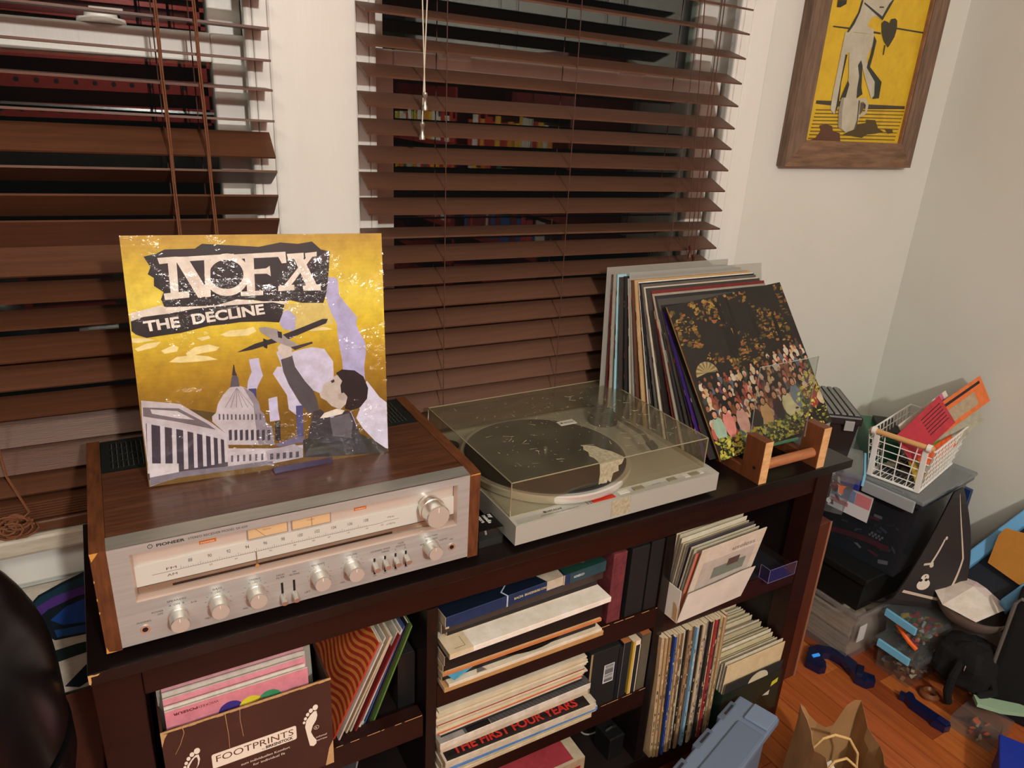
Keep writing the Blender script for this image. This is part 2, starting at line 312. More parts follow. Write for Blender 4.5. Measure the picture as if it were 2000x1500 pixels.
# =============== WALL PICTURE ===============
POLY = {"cover":[[[250,235,170],[[0.1007,0.1905],[0.1128,0.1954],[0.13,0.1954],[0.1411,0.1982],[0.145,0.1921],[0.1337,0.187],[0.1079,0.1873]]],[[250,235,170],[[0.0584,0.1698],[0.0693,0.1769],[0.0861,0.179],[0.0984,0.1746],[0.0938,0.1704],[0.0769,0.1683],[0.0601,0.1651]]],[[250,235,170],[[0.0308,0.1754],[0.0453,0.181],[0.0511,0.1783],[0.0486,0.1729],[0.0343,0.1711]]],[[250,235,170],[[0.0383,0.1602],[0.0479,0.1661],[0.0684,0.1667],[0.0848,0.1637],[0.0949,0.1587],[0.076,0.158],[0.0513,0.1583]]],[[250,235,170],[[0.0724,0.188],[0.0871,0.1903],[0.0889,0.1868],[0.0782,0.1842]]],[[250,235,170],[[0.0019,0.1799],[0.016,0.1855],[0.0319,0.1865],[0.0253,0.1803],[0.0054,0.1763]]],[[250,235,170],[[0.2013,0.1906],[0.2318,0.1922],[0.2435,0.1878],[0.215,0.1873]]],[[250,235,170],[[0.0004,0.1932],[0.0148,0.1922],[0.0262,0.1891],[0.0064,0.1866],[0.0004,0.1877]]],[[225,205,120],[[0.1829,0.226],[0.2359,0.2245],[0.2426,0.2169],[0.2439,0.1951],[0.1965,0.1886],[0.1744,0.1995]]],[[188,186,232],[[0.2364,0.2576],[0.2447,0.2585],[0.2528,0.2558],[0.2541,0.2331],[0.2598,0.2257],[0.2689,0.2131],[0.277,0.2028],[0.2754,0.1931],[0.2787,0.183],[0.2868,0.1674],[0.2874,0.1523],[0.2841,0.1323],[0.2845,0.1117],[0.2546,0.1147],[0.2536,0.145],[0.2499,0.1702],[0.2487,0.1948],[0.2422,0.2097],[0.2361,0.2292]]],[[214,212,240],[[0.1856,0.1606],[0.202,0.1641],[0.2138,0.1656],[0.2302,0.1619],[0.2413,0.1436],[0.2409,0.111],[0.2268,0.0973],[0.2105,0.1066],[0.1977,0.0904],[0.1962,0.0654],[0.1784,0.0826],[0.1773,0.1027],[0.1691,0.1183],[0.161,0.1337],[0.1673,0.1428],[0.173,0.1423],[0.1674,0.162],[0.1747,0.1686]]],[[188,186,232],[[0.1754,0.2135],[0.1869,0.2176],[0.1954,0.2077],[0.1931,0.1888],[0.1785,0.1922],[0.1744,0.1995]]],[[222,220,246],[[0.2871,0.1115],[0.2968,0.0975],[0.3041,0.0863],[0.3169,0.0769],[0.3154,0.0071],[0.3041,0.0101],[0.2915,0.0267],[0.2792,0.0418],[0.2697,0.0588],[0.2753,0.0712],[0.2684,0.0876],[0.2766,0.1022]]],[[188,186,232],[[0.2228,0.0672],[0.2328,0.0711],[0.2446,0.0593],[0.2626,0.0701],[0.2693,0.051],[0.271,0.0296],[0.2361,0.0396]]],[[205,203,238],[[0.1324,0.1555],[0.1447,0.1568],[0.146,0.1447],[0.1485,0.1325],[0.1421,0.1211],[0.1395,0.1153],[0.1272,0.1154],[0.1292,0.1272],[0.1345,0.1386]]],[[205,203,238],[[0.1531,0.1004],[0.1646,0.1021],[0.1646,0.0843],[0.1659,0.0691],[0.1531,0.0682],[0.153,0.0832]]],[[72,74,128],[[0.1291,0.1164],[0.1386,0.1161],[0.1383,0.0996],[0.1341,0.1037],[0.1293,0.1103]]],[[84,86,140],[[0.188,0.0865],[0.1974,0.086],[0.1954,0.0321],[0.1867,0.0339]]],[[40,36,36],[[0.1593,0.0675],[0.1664,0.0671],[0.1651,0.039],[0.1582,0.0412]]],[[120,112,150],[[0.1566,0.035],[0.1853,0.0425],[0.1972,0.0422],[0.1943,0.0336],[0.1634,0.0315]]],[[90,75,40],[[0.0021,0.1353],[0.0017,0.1126],[0.087,0.0886],[0.086,0.0767],[0.0015,0.1104]]],[[205,198,208],[[0.087,0.0886],[0.0901,0.1002],[0.0974,0.1114],[0.1057,0.12],[0.1146,0.1227],[0.1242,0.1193],[0.1346,0.1097],[0.1404,0.0969],[0.1418,0.0857],[0.147,0.0789],[0.1475,0.069],[0.155,0.0618],[0.1566,0.035],[0.0963,0.0436],[0.0975,0.0582],[0.0817,0.0772],[0.0819,0.0844]]],[[150,144,158],[[0.1221,0.1202],[0.1346,0.1097],[0.1413,0.0944],[0.1418,0.0857],[0.147,0.0789],[0.1475,0.069],[0.155,0.0618],[0.1562,0.0351],[0.1361,0.0379],[0.1342,0.0731],[0.1335,0.0953]]],[[96,90,104],[[0.1069,0.1211],[0.1096,0.1339],[0.1137,0.1382],[0.1176,0.1331],[0.1182,0.1206]]],[[60,50,50],[[0.1102,0.1362],[0.1129,0.1501],[0.114,0.1505],[0.1149,0.1405],[0.1167,0.1356]]],[[96,90,104],[[0.0901,0.0871],[0.0919,0.0861],[0.0916,0.0789],[0.0896,0.0787]]],[[96,90,104],[[0.095,0.0862],[0.0969,0.0855],[0.0965,0.0783],[0.0945,0.0781]]],[[96,90,104],[[0.0999,0.0854],[0.1018,0.0849],[0.1015,0.0777],[0.0995,0.0774]]],[[96,90,104],[[0.1048,0.0845],[0.1068,0.0843],[0.1064,0.0771],[0.1044,0.0768]]],[[96,90,104],[[0.1098,0.0837],[0.1118,0.0837],[0.1115,0.0764],[0.1095,0.0762]]],[[96,90,104],[[0.1148,0.0828],[0.1168,0.0831],[0.1165,0.0758],[0.1145,0.0756]]],[[96,90,104],[[0.1199,0.0825],[0.1219,0.0825],[0.1215,0.0752],[0.1195,0.0749]]],[[96,90,104],[[0.125,0.0821],[0.127,0.0819],[0.1266,0.0745],[0.1246,0.0743]]],[[96,90,104],[[0.1301,0.0817],[0.1321,0.0812],[0.1317,0.0739],[0.1297,0.0737]]],[[96,90,104],[[0.1352,0.0814],[0.1372,0.0806],[0.1369,0.0733],[0.1348,0.073]]],[[96,90,104],[[0.1404,0.081],[0.1423,0.08],[0.142,0.0726],[0.14,0.0724]]],[[70,64,80],[[0.1005,0.0632],[0.1043,0.0636],[0.1034,0.0495],[0.0998,0.049]]],[[70,64,80],[[0.1073,0.0623],[0.1111,0.0628],[0.1102,0.0486],[0.1066,0.0481]]],[[70,64,80],[[0.114,0.0614],[0.1179,0.0619],[0.117,0.0476],[0.1134,0.0471]]],[[70,64,80],[[0.1209,0.0605],[0.1247,0.061],[0.1239,0.0467],[0.1203,0.0462]]],[[70,64,80],[[0.1278,0.0596],[0.1316,0.0601],[0.1308,0.0457],[0.1272,0.0452]]],[[70,64,80],[[0.1347,0.0587],[0.1386,0.0591],[0.1378,0.0448],[0.1341,0.0443]]],[[70,64,80],[[0.1417,0.0577],[0.1456,0.0582],[0.1448,0.0438],[0.1411,0.0433]]],[[70,64,80],[[0.1487,0.0568],[0.1526,0.0573],[0.1518,0.0428],[0.1481,0.0423]]],[[150,144,158],[[0.0982,0.0945],[0.0991,0.0944],[0.115,0.1195],[0.1144,0.1196]]],[[150,144,158],[[0.1051,0.0937],[0.106,0.0936],[0.115,0.1195],[0.1144,0.1196]]],[[150,144,158],[[0.1121,0.0929],[0.1129,0.0928],[0.115,0.1195],[0.1144,0.1196]]],[[150,144,158],[[0.1191,0.0921],[0.1199,0.092],[0.115,0.1195],[0.1144,0.1196]]],[[150,144,158],[[0.1261,0.0913],[0.127,0.0911],[0.115,0.1195],[0.1144,0.1196]]],[[150,144,158],[[0.1332,0.0904],[0.1341,0.0903],[0.115,0.1195],[0.1144,0.1196]]],[[205,198,208],[[0.0025,0.1148],[0.0463,0.1052],[0.0815,0.0749],[0.0975,0.0582],[0.0985,0.0383],[0.154,0.0303],[0.1941,0.0298],[0.193,0.0117],[0.1526,0.0088],[0.0353,0.0086],[0.0014,0.0008],[0.0016,0.0189],[0.0009,0.0851]]],[[120,112,120],[[0.0036,0.1056],[0.0438,0.0997],[0.0752,0.0757],[0.0851,0.0659],[0.0401,0.0825],[0.0028,0.0941]]],[[210,205,212],[[0.0116,0.1023],[0.0414,0.0965],[0.0609,0.0823],[0.0405,0.0872],[0.013,0.0964]]],[[66,60,74],[[0.0048,0.0846],[0.0432,0.0714],[0.0968,0.0497],[0.0957,0.0138],[0.0355,0.011],[-0.0008,0.0097]]],[[214,208,220],[[0.0058,0.0845],[0.0108,0.0829],[0.0056,0.0183],[0.0003,0.0186]]],[[214,208,220],[[0.0205,0.0803],[0.0256,0.0787],[0.0209,0.0178],[0.0156,0.0181]]],[[214,208,220],[[0.0337,0.0762],[0.0385,0.0746],[0.0344,0.0175],[0.0294,0.0178]]],[[214,208,220],[[0.0464,0.0722],[0.0513,0.0706],[0.0477,0.0174],[0.0426,0.0177]]],[[214,208,220],[[0.058,0.0683],[0.0621,0.0668],[0.059,0.0176],[0.0547,0.0178]]],[[214,208,220],[[0.0684,0.0645],[0.0726,0.063],[0.07,0.0178],[0.0657,0.018]]],[[214,208,220],[[0.0777,0.0608],[0.0815,0.0593],[0.0794,0.0184],[0.0755,0.0185]]],[[214,208,220],[[0.0861,0.0573],[0.0899,0.0558],[0.0882,0.019],[0.0842,0.0191]]],[[214,208,220],[[0.0938,0.0538],[0.0972,0.0523],[0.0959,0.0198],[0.0924,0.0198]]],[[225,220,228],[[0.0029,0.0319],[0.037,0.0266],[0.0361,0.0134],[0.0022,0.0128]]],[[130,124,140],[[0.0022,0.0128],[0.0444,0.0157],[0.0939,0.0136],[0.1529,0.0139],[0.1529,0.0075],[0.0352,0.0074],[0.0015,0.0016]]],[[96,90,104],[[0.1006,0.0281],[0.1032,0.0279],[0.1025,0.019],[0.0999,0.019]]],[[96,90,104],[[0.1081,0.0275],[0.1108,0.0273],[0.1101,0.0184],[0.1074,0.0183]]],[[96,90,104],[[0.1156,0.0269],[0.1183,0.0267],[0.1177,0.0177],[0.1149,0.0177]]],[[96,90,104],[[0.1233,0.0262],[0.126,0.0261],[0.1253,0.0171],[0.1226,0.017]]],[[96,90,104],[[0.1309,0.0256],[0.1337,0.0254],[0.133,0.0164],[0.1303,0.0163]]],[[96,90,104],[[0.1386,0.025],[0.1414,0.0248],[0.1408,0.0158],[0.138,0.0157]]],[[96,90,104],[[0.1464,0.0243],[0.1492,0.0242],[0.1486,0.0151],[0.1458,0.015]]],[[175,168,180],[[0.1446,0.0279],[0.1823,0.0327],[0.1938,0.0241],[0.1926,0.0118],[0.1458,0.0124]]],[[74,68,84],[[0.1501,0.0233],[0.1542,0.0232],[0.1537,0.0151],[0.1495,0.0147]]],[[74,68,84],[[0.1584,0.0228],[0.1626,0.0227],[0.1621,0.0146],[0.1578,0.0142]]],[[74,68,84],[[0.1668,0.0224],[0.171,0.0223],[0.1705,0.0141],[0.1662,0.0137]]],[[74,68,84],[[0.1753,0.0219],[0.1795,0.0218],[0.179,0.0136],[0.1747,0.0132]]],[[74,68,84],[[0.1838,0.0214],[0.1881,0.0213],[0.1876,0.0131],[0.1832,0.0127]]],[[52,52,46],[[0.1945,0.0362],[0.2117,0.0428],[0.2437,0.0412],[0.2763,0.0342],[0.2965,0.0207],[0.3119,0.0076],[0.3145,0.004],[0.3011,0.0024],[0.2295,0.0076],[0.1954,0.0114]]],[[84,82,88],[[0.1725,0.152],[0.1872,0.1568],[0.1901,0.1408],[0.2018,0.12],[0.2117,0.1065],[0.2168,0.0908],[0.2184,0.0754],[0.2061,0.0718],[0.193,0.091],[0.1806,0.1172],[0.1748,0.1349]]],[[62,60,68],[[0.2112,0.0762],[0.2209,0.0776],[0.2348,0.0631],[0.2576,0.072],[0.2625,0.0675],[0.2692,0.0483],[0.2761,0.0289],[0.2855,0.006],[0.2598,0.0071],[0.2018,0.039],[0.2067,0.0615]]],[[104,102,112],[[0.2324,0.0634],[0.2599,0.0678],[0.2643,0.0516],[0.2608,0.0309],[0.236,0.037]]],[[240,232,222],[[0.219,0.0651],[0.2255,0.072],[0.2429,0.0761],[0.2539,0.0725],[0.2499,0.0677],[0.23,0.065]]],[[206,196,190],[[0.2251,0.1114],[0.2307,0.1158],[0.2363,0.1165],[0.2428,0.1234],[0.2514,0.1251],[0.2639,0.101],[0.2582,0.0836],[0.2478,0.0745],[0.2357,0.081],[0.2288,0.0895],[0.2218,0.0941],[0.2202,0.1005],[0.2247,0.1038]]],[[38,32,34],[[0.2442,0.1271],[0.2529,0.1313],[0.2701,0.1284],[0.2823,0.1184],[0.2884,0.101],[0.2861,0.0857],[0.2754,0.0738],[0.2626,0.0714],[0.254,0.075],[0.2585,0.0913],[0.2501,0.0973],[0.2494,0.1089],[0.2522,0.1149],[0.2476,0.1217]]],[[190,178,172],[[0.2451,0.0966],[0.2538,0.0982],[0.2581,0.0926],[0.2533,0.0854],[0.246,0.0888]]],[[60,48,50],[[0.2363,0.1165],[0.2413,0.1186],[0.2418,0.1147],[0.2379,0.1133]]],[[214,204,196],[[0.169,0.1691],[0.1751,0.1746],[0.1841,0.1739],[0.1877,0.1652],[0.1864,0.1557],[0.1759,0.1529],[0.1707,0.1594]]],[[42,40,46],[[0.118,0.1661],[0.1416,0.1759],[0.1642,0.1813],[0.1827,0.1871],[0.2038,0.1941],[0.23,0.2032],[0.2371,0.2028],[0.2344,0.1969],[0.2081,0.1878],[0.1844,0.1787],[0.1615,0.174],[0.1367,0.1681]]],[[170,164,166],[[0.1475,0.1966],[0.1564,0.1972],[0.1706,0.1927],[0.1822,0.18],[0.1977,0.1693],[0.1986,0.1656],[0.186,0.1678],[0.1684,0.1763],[0.1577,0.1842],[0.1493,0.1906]]],[[60,56,62],[[0.186,0.1678],[0.2143,0.1733],[0.2153,0.1708],[0.1915,0.1635]]],[[30,30,34],[[0.152,0.1822],[0.1574,0.1795],[0.1562,0.1682],[0.1519,0.1704]]],[[30,30,34],[[0.1705,0.1904],[0.176,0.1888],[0.1759,0.1805],[0.171,0.182]]],[[34,32,34],[[0.0232,0.2905],[0.0365,0.2933],[0.0467,0.2984],[0.0802,0.2988],[0.0887,0.3045],[0.1172,0.3025],[0.1549,0.2997],[0.1814,0.3048],[0.2034,0.3027],[0.2217,0.3054],[0.2326,0.2949],[0.2441,0.2924],[0.2417,0.2691],[0.2371,0.2387],[0.2323,0.2246],[0.2034,0.2261],[0.19,0.2303],[0.1674,0.2279],[0.1458,0.2325],[0.1244,0.2346],[0.0986,0.2281],[0.0739,0.2282],[0.0399,0.2289],[0.037,0.2389],[0.0407,0.2474],[0.0308,0.2553],[0.0318,0.2649],[0.0255,0.2694],[0.0292,0.2777]]],[[240,232,222],[[0.0017,0.2235],[0.0362,0.2313],[0.0419,0.2288],[0.0739,0.2282],[0.0986,0.2281],[0.1244,0.2346],[0.1543,0.2304],[0.1876,0.2292],[0.1805,0.2238],[0.1629,0.227],[0.1324,0.227],[0.1005,0.2257],[0.0695,0.224],[0.0291,0.2186],[0.0015,0.2131]]],[[34,32,34],[[0.0016,0.2138],[0.0155,0.2184],[0.0451,0.221],[0.0737,0.2254],[0.1111,0.2274],[0.1674,0.2286],[0.1817,0.2249],[0.1787,0.2134],[0.1735,0.2019],[0.1525,0.2044],[0.1264,0.2053],[0.1092,0.2037],[0.0881,0.2028],[0.0548,0.196],[0.0326,0.1942],[0.0167,0.1925],[0.0056,0.1972],[0.0013,0.2019]]],[[240,232,222],[[0.0486,0.2878],[0.0584,0.288],[0.0573,0.2445],[0.0483,0.2438]]],[[240,232,222],[[0.0376,0.2885],[0.0595,0.2897],[0.0599,0.2828],[0.0392,0.2812]]],[[240,232,222],[[0.0406,0.2456],[0.0691,0.2472],[0.0688,0.2395],[0.0412,0.2376]]],[[240,232,222],[[0.0555,0.2893],[0.0704,0.2894],[0.0938,0.2406],[0.0789,0.2386]]],[[240,232,222],[[0.0897,0.2879],[0.0967,0.2881],[0.0933,0.2395],[0.0871,0.2387]]],[[240,232,222],[[0.0694,0.2894],[0.1246,0.2917],[0.1238,0.286],[0.0699,0.2838]]],[[240,232,222],[[0.1372,0.2912],[0.1479,0.2914],[0.1465,0.2431],[0.1368,0.2427]]],[[240,232,222],[[0.129,0.2439],[0.1564,0.2445],[0.156,0.2386],[0.129,0.2385]]],[[240,232,222],[[0.1242,0.2908],[0.1872,0.293],[0.1876,0.2788],[0.1818,0.2782],[0.1779,0.2865],[0.1237,0.2851]]],[[240,232,222],[[0.1464,0.2716],[0.1617,0.2725],[0.1667,0.2755],[0.1671,0.2623],[0.1623,0.2657],[0.146,0.2658]]],[[240,232,222],[[0.1962,0.2876],[0.2075,0.2885],[0.2258,0.2463],[0.2115,0.2464]]],[[240,232,222],[[0.2157,0.2883],[0.2225,0.2877],[0.1892,0.2466],[0.1809,0.2476]]],[[240,232,222],[[0.1888,0.2901],[0.21,0.2912],[0.21,0.2844],[0.1899,0.2832]]],[[240,232,222],[[0.2118,0.2907],[0.2269,0.2922],[0.2266,0.2863],[0.2119,0.285]]],[[240,232,222],[[0.1755,0.2495],[0.1957,0.2503],[0.1958,0.2433],[0.175,0.2426]]],[[240,232,222],[[0.2065,0.2487],[0.2297,0.2496],[0.2297,0.2414],[0.2071,0.2419]]],[[240,232,222],[[0.1408,0.265],[0.1397,0.2591],[0.1332,0.2617],[0.134,0.2657]]],[[240,232,222],[[0.1397,0.2591],[0.1373,0.2535],[0.1314,0.2579],[0.1332,0.2617]]],[[240,232,222],[[0.1373,0.2535],[0.1337,0.2485],[0.1287,0.2545],[0.1314,0.2579]]],[[240,232,222],[[0.1337,0.2485],[0.1291,0.2444],[0.1253,0.2517],[0.1287,0.2545]]],[[240,232,222],[[0.1291,0.2444],[0.1238,0.2414],[0.1213,0.2497],[0.1253,0.2517]]],[[240,232,222],[[0.1238,0.2414],[0.118,0.2397],[0.1169,0.2485],[0.1213,0.2497]]],[[240,232,222],[[0.118,0.2397],[0.1121,0.2393],[0.1124,0.2482],[0.1169,0.2485]]],[[240,232,222],[[0.1121,0.2393],[0.1063,0.2402],[0.108,0.2489],[0.1124,0.2482]]],[[240,232,222],[[0.1063,0.2402],[0.1009,0.2425],[0.1039,0.2504],[0.108,0.2489]]],[[240,232,222],[[0.1009,0.2425],[0.0962,0.2458],[0.1003,0.2527],[0.1039,0.2504]]],[[240,232,222],[[0.0962,0.2458],[0.0925,0.2502],[0.0974,0.2557],[0.1003,0.2527]]],[[240,232,222],[[0.0925,0.2502],[0.0899,0.2553],[0.0953,0.2592],[0.0974,0.2557]]],[[240,232,222],[[0.0899,0.2553],[0.0884,0.261],[0.0942,0.2631],[0.0953,0.2592]]],[[240,232,222],[[0.0884,0.261],[0.0883,0.2668],[0.094,0.2671],[0.0942,0.2631]]],[[240,232,222],[[0.0883,0.2668],[0.0894,0.2726],[0.0949,0.271],[0.094,0.2671]]],[[240,232,222],[[0.0894,0.2726],[0.0918,0.2781],[0.0966,0.2748],[0.0949,0.271]]],[[240,232,222],[[0.0918,0.2781],[0.0953,0.2829],[0.0993,0.2781],[0.0966,0.2748]]],[[240,232,222],[[0.0953,0.2829],[0.0997,0.2869],[0.1026,0.2808],[0.0993,0.2781]]],[[240,232,222],[[0.0997,0.2869],[0.1049,0.2899],[0.1065,0.2829],[0.1026,0.2808]]],[[240,232,222],[[0.1049,0.2899],[0.1105,0.2917],[0.1108,0.2841],[0.1065,0.2829]]],[[240,232,222],[[0.1105,0.2917],[0.1163,0.2923],[0.1153,0.2844],[0.1108,0.2841]]],[[240,232,222],[[0.1163,0.2923],[0.1221,0.2915],[0.1197,0.2839],[0.1153,0.2844]]],[[240,232,222],[[0.1221,0.2915],[0.1275,0.2894],[0.1238,0.2824],[0.1197,0.2839]]],[[240,232,222],[[0.1275,0.2894],[0.1323,0.2862],[0.1275,0.2802],[0.1238,0.2824]]],[[240,232,222],[[0.1323,0.2862],[0.1362,0.2819],[0.1305,0.2772],[0.1275,0.2802]]],[[240,232,222],[[0.1362,0.2819],[0.139,0.2767],[0.1326,0.2737],[0.1305,0.2772]]],[[240,232,222],[[0.139,0.2767],[0.1406,0.271],[0.1338,0.2698],[0.1326,0.2737]]],[[240,232,222],[[0.1406,0.271],[0.1408,0.265],[0.134,0.2657],[0.1338,0.2698]]]],"cover_text":[[0.0156,0.2005],[0.0555,0.2044],[0.0699,0.2062],[0.1565,0.2146]],"painting":[[[70,62,50],[[1.5353,0.6746],[1.6144,0.677],[1.7241,0.6746],[1.8599,0.6768],[1.8616,0.6699],[1.7279,0.6641],[1.6182,0.6653],[1.5352,0.6674]]],[[112,92,34],[[1.5387,0.656],[1.681,0.6609],[1.8623,0.6655],[1.8631,0.6633],[1.6919,0.6583],[1.5394,0.6534]]],[[112,92,34],[[1.5377,0.6484],[1.6803,0.653],[1.8606,0.6572],[1.8615,0.655],[1.6912,0.6504],[1.5385,0.6458]]],[[112,92,34],[[1.5368,0.6408],[1.6795,0.6451],[1.859,0.6488],[1.8599,0.6466],[1.6904,0.6425],[1.5376,0.6382]]],[[112,92,34],[[1.5359,0.6331],[1.6787,0.6371],[1.8574,0.6404],[1.8583,0.6382],[1.6897,0.6345],[1.5366,0.6305]]],[[112,92,34],[[1.5349,0.6255],[1.6779,0.6292],[1.8558,0.6321],[1.8567,0.6298],[1.6889,0.6265],[1.5357,0.6228]]],[[112,92,34],[[1.534,0.6178],[1.6772,0.6212],[1.8541,0.6237],[1.855,0.6214],[1.6881,0.6185],[1.5347,0.6151]]],[[112,92,34],[[1.533,0.6101],[1.6764,0.6132],[1.8525,0.6152],[1.8534,0.613],[1.6874,0.6104],[1.5338,0.6074]]],[[112,92,34],[[1.5321,0.6023],[1.6756,0.6051],[1.8509,0.6068],[1.8518,0.6045],[1.6866,0.6024],[1.5329,0.5997]]],[[112,92,34],[[1.5311,0.5946],[1.6748,0.5971],[1.8492,0.5983],[1.8501,0.5961],[1.6858,0.5943],[1.5319,0.5919]]],[[92,60,44],[[1.5306,0.582],[1.5549,0.5946],[1.569,0.61],[1.5607,0.6216],[1.583,0.6259],[1.6059,0.6216],[1.6116,0.6112],[1.6372,0.6074],[1.6461,0.5877],[1.6407,0.5814],[1.5386,0.5786]]],[[80,66,36],[[1.6479,0.6047],[1.6838,0.6165],[1.6945,0.6291],[1.7236,0.6332],[1.7209,0.6408],[1.7572,0.6406],[1.7744,0.6224],[1.7983,0.6152],[1.7685,0.6096],[1.7381,0.6072],[1.7204,0.5989],[1.689,0.6012]]],[[80,66,36],[[1.798,0.6232],[1.8311,0.621],[1.8369,0.6132],[1.816,0.611]]],[[52,56,48],[[1.5433,0.8275],[1.6111,0.829],[1.7081,0.8283],[1.7095,0.8244],[1.6122,0.8255],[1.5432,0.8251]]],[[52,56,48],[[1.763,0.8431],[1.8648,0.8428],[1.8656,0.8396],[1.7631,0.8402]]],[[188,184,166],[[1.6242,0.886],[1.7244,0.8965],[1.7121,0.8703],[1.701,0.8538],[1.6819,0.859],[1.6659,0.8561],[1.6558,0.8371],[1.6818,0.8325],[1.6829,0.8227],[1.6138,0.8209],[1.5896,0.8092],[1.6042,0.8352],[1.6188,0.8611]]],[[52,56,48],[[1.6205,0.8857],[1.626,0.8862],[1.6224,0.8615],[1.611,0.8358],[1.5898,0.8087],[1.5883,0.8132],[1.6033,0.8379],[1.6165,0.8609]]],[[52,56,48],[[1.6301,0.8826],[1.7008,0.8608],[1.7156,0.8873],[1.7244,0.8965],[1.7307,0.8972],[1.7048,0.8528],[1.6304,0.8791]]],[[52,56,48],[[1.6842,0.8791],[1.6993,0.8807],[1.7003,0.878],[1.6852,0.8765]]],[[62,58,44],[[1.7035,0.8471],[1.7111,0.8534],[1.7241,0.8518],[1.731,0.8496],[1.7342,0.8584],[1.7483,0.8611],[1.7572,0.8577],[1.7627,0.8411],[1.7604,0.8236],[1.7495,0.8054],[1.7442,0.7991],[1.7372,0.8044],[1.7242,0.812],[1.7107,0.828]]],[[62,58,44],[[1.7347,0.8042],[1.7357,0.784],[1.7323,0.7822],[1.7298,0.8038]]],[[188,184,166],[[1.5865,0.8186],[1.6829,0.8227],[1.6951,0.8124],[1.6788,0.7797],[1.679,0.7653],[1.7228,0.7272],[1.7322,0.6947],[1.7235,0.6876],[1.6829,0.7336],[1.6589,0.7668],[1.6524,0.7577],[1.6636,0.7324],[1.6654,0.7061],[1.67,0.6856],[1.6315,0.6837],[1.628,0.7302],[1.6194,0.7554],[1.6125,0.7804],[1.6014,0.774],[1.6022,0.7286],[1.6045,0.6706],[1.6049,0.647],[1.5871,0.6581],[1.5849,0.6872],[1.5857,0.7503],[1.5859,0.7923]]],[[52,56,48],[[1.6863,0.8202],[1.699,0.8099],[1.6981,0.7812],[1.6952,0.7549],[1.7489,0.7257],[1.752,0.6897],[1.7273,0.6869],[1.7322,0.6947],[1.7239,0.7243],[1.6836,0.7526],[1.6888,0.7862]]],[[52,56,48],[[1.6014,0.774],[1.6083,0.7745],[1.6059,0.7173],[1.6125,0.668],[1.6049,0.647],[1.6045,0.6706],[1.6036,0.7172]]],[[52,56,48],[[1.6589,0.7668],[1.6677,0.7559],[1.6799,0.7099],[1.6889,0.6955],[1.6702,0.685],[1.6654,0.7061],[1.6636,0.7324],[1.6519,0.7548]]],[[52,56,48],[[1.6285,0.7215],[1.6351,0.7132],[1.6315,0.6837],[1.6135,0.6799],[1.6182,0.6948]]],[[150,146,132],[[1.6177,0.6845],[1.631,0.6851],[1.6395,0.6303],[1.6479,0.6123],[1.6255,0.6207],[1.6154,0.6593]]],[[188,184,166],[[1.6262,0.6849],[1.6898,0.686],[1.6939,0.6383],[1.6858,0.6181],[1.6564,0.6089],[1.6395,0.6182],[1.6292,0.6539]]],[[90,88,78],[[1.6788,0.6815],[1.6852,0.6819],[1.6925,0.6321],[1.6892,0.6182],[1.6836,0.6171],[1.6874,0.6381]]],[[188,184,166],[[1.6824,0.6856],[1.7042,0.6879],[1.7187,0.6729],[1.7186,0.6546],[1.6945,0.6438],[1.6902,0.6489],[1.7095,0.6588],[1.7087,0.6724],[1.6971,0.6794],[1.6848,0.6788]]],[[90,80,66],[[1.6878,0.6775],[1.6991,0.6765],[1.7057,0.6692],[1.7,0.6569],[1.692,0.6511],[1.6894,0.6655]]],[[48,46,40],[[1.542,0.8775],[1.5705,0.8804],[1.5708,0.8725],[1.5532,0.8641],[1.5431,0.8644]]]],"plate":[[0.1166,-0.171],[0.2245,-0.1738],[0.2239,-0.1984],[0.1154,-0.1936]]}
t = thing('framed_painting', 'yellow and grey painting of a figure in a mug, framed in rough barnwood', 'painting')
FX0, FX1, FZ0, FZ1, IN = 1.4560, 1.9225, 0.5316, 1.12, 0.056
for nm, pts, mt in (('frame_side', [(FX0,FZ0),(FX0+IN,FZ0+IN),(FX0+IN,FZ1-IN),(FX0,FZ1)], FRAME), ('frame_side', [(FX1,FZ0),(FX1,FZ1),(FX1-IN,FZ1-IN),(FX1-IN,FZ0+IN)], FRAME), ('frame_bottom', [(FX0,FZ0),(FX1,FZ0),(FX1-IN,FZ0+IN),(FX0+IN,FZ0+IN)], FRAMEH), ('frame_top', [(FX0,FZ1),(FX0+IN,FZ1-IN),(FX1-IN,FZ1-IN),(FX1,FZ1)], FRAMEH)):
    MB().prism(pts, (0,0.400,0), (1,0,0), (0,0,1), (0,0.024,0)).build(nm, mt, t, bevel=0.003)
lipm = mat('frame_lip', (150,108,76), 0.7, noise=((110,78,56), 30))
b = MB(); a = IN-0.016
b.box(FX0+a, FX0+IN+0.002, 0.4025, 0.4135, FZ0+a, FZ1-a); b.box(FX1-IN-0.002, FX1-a, 0.4025, 0.4135, FZ0+a, FZ1-a); b.box(FX0+a, FX1-a, 0.4025, 0.4135, FZ0+a, FZ0+IN+0.002); b.build('frame_lip', lipm, t, bevel=0.002)
b = MB().box(FX0+IN-0.004, FX1-IN+0.004, 0.4125, 0.422, FZ0+IN-0.004, FZ1-IN+0.004, (212,178,42))
for i, (c, pts) in enumerate(POLY['painting']):
    b.face([(min(max(q[0], FX0+IN), FX1-IN), 0.4122-0.00005*i, max(q[1], FZ0+IN)) for q in pts], c)
b.build('painted_canvas', mat('acrylic_paint', rough=0.5, attr=True, noise=((232,226,214), 30), bump=0.1, bscale=60), t)
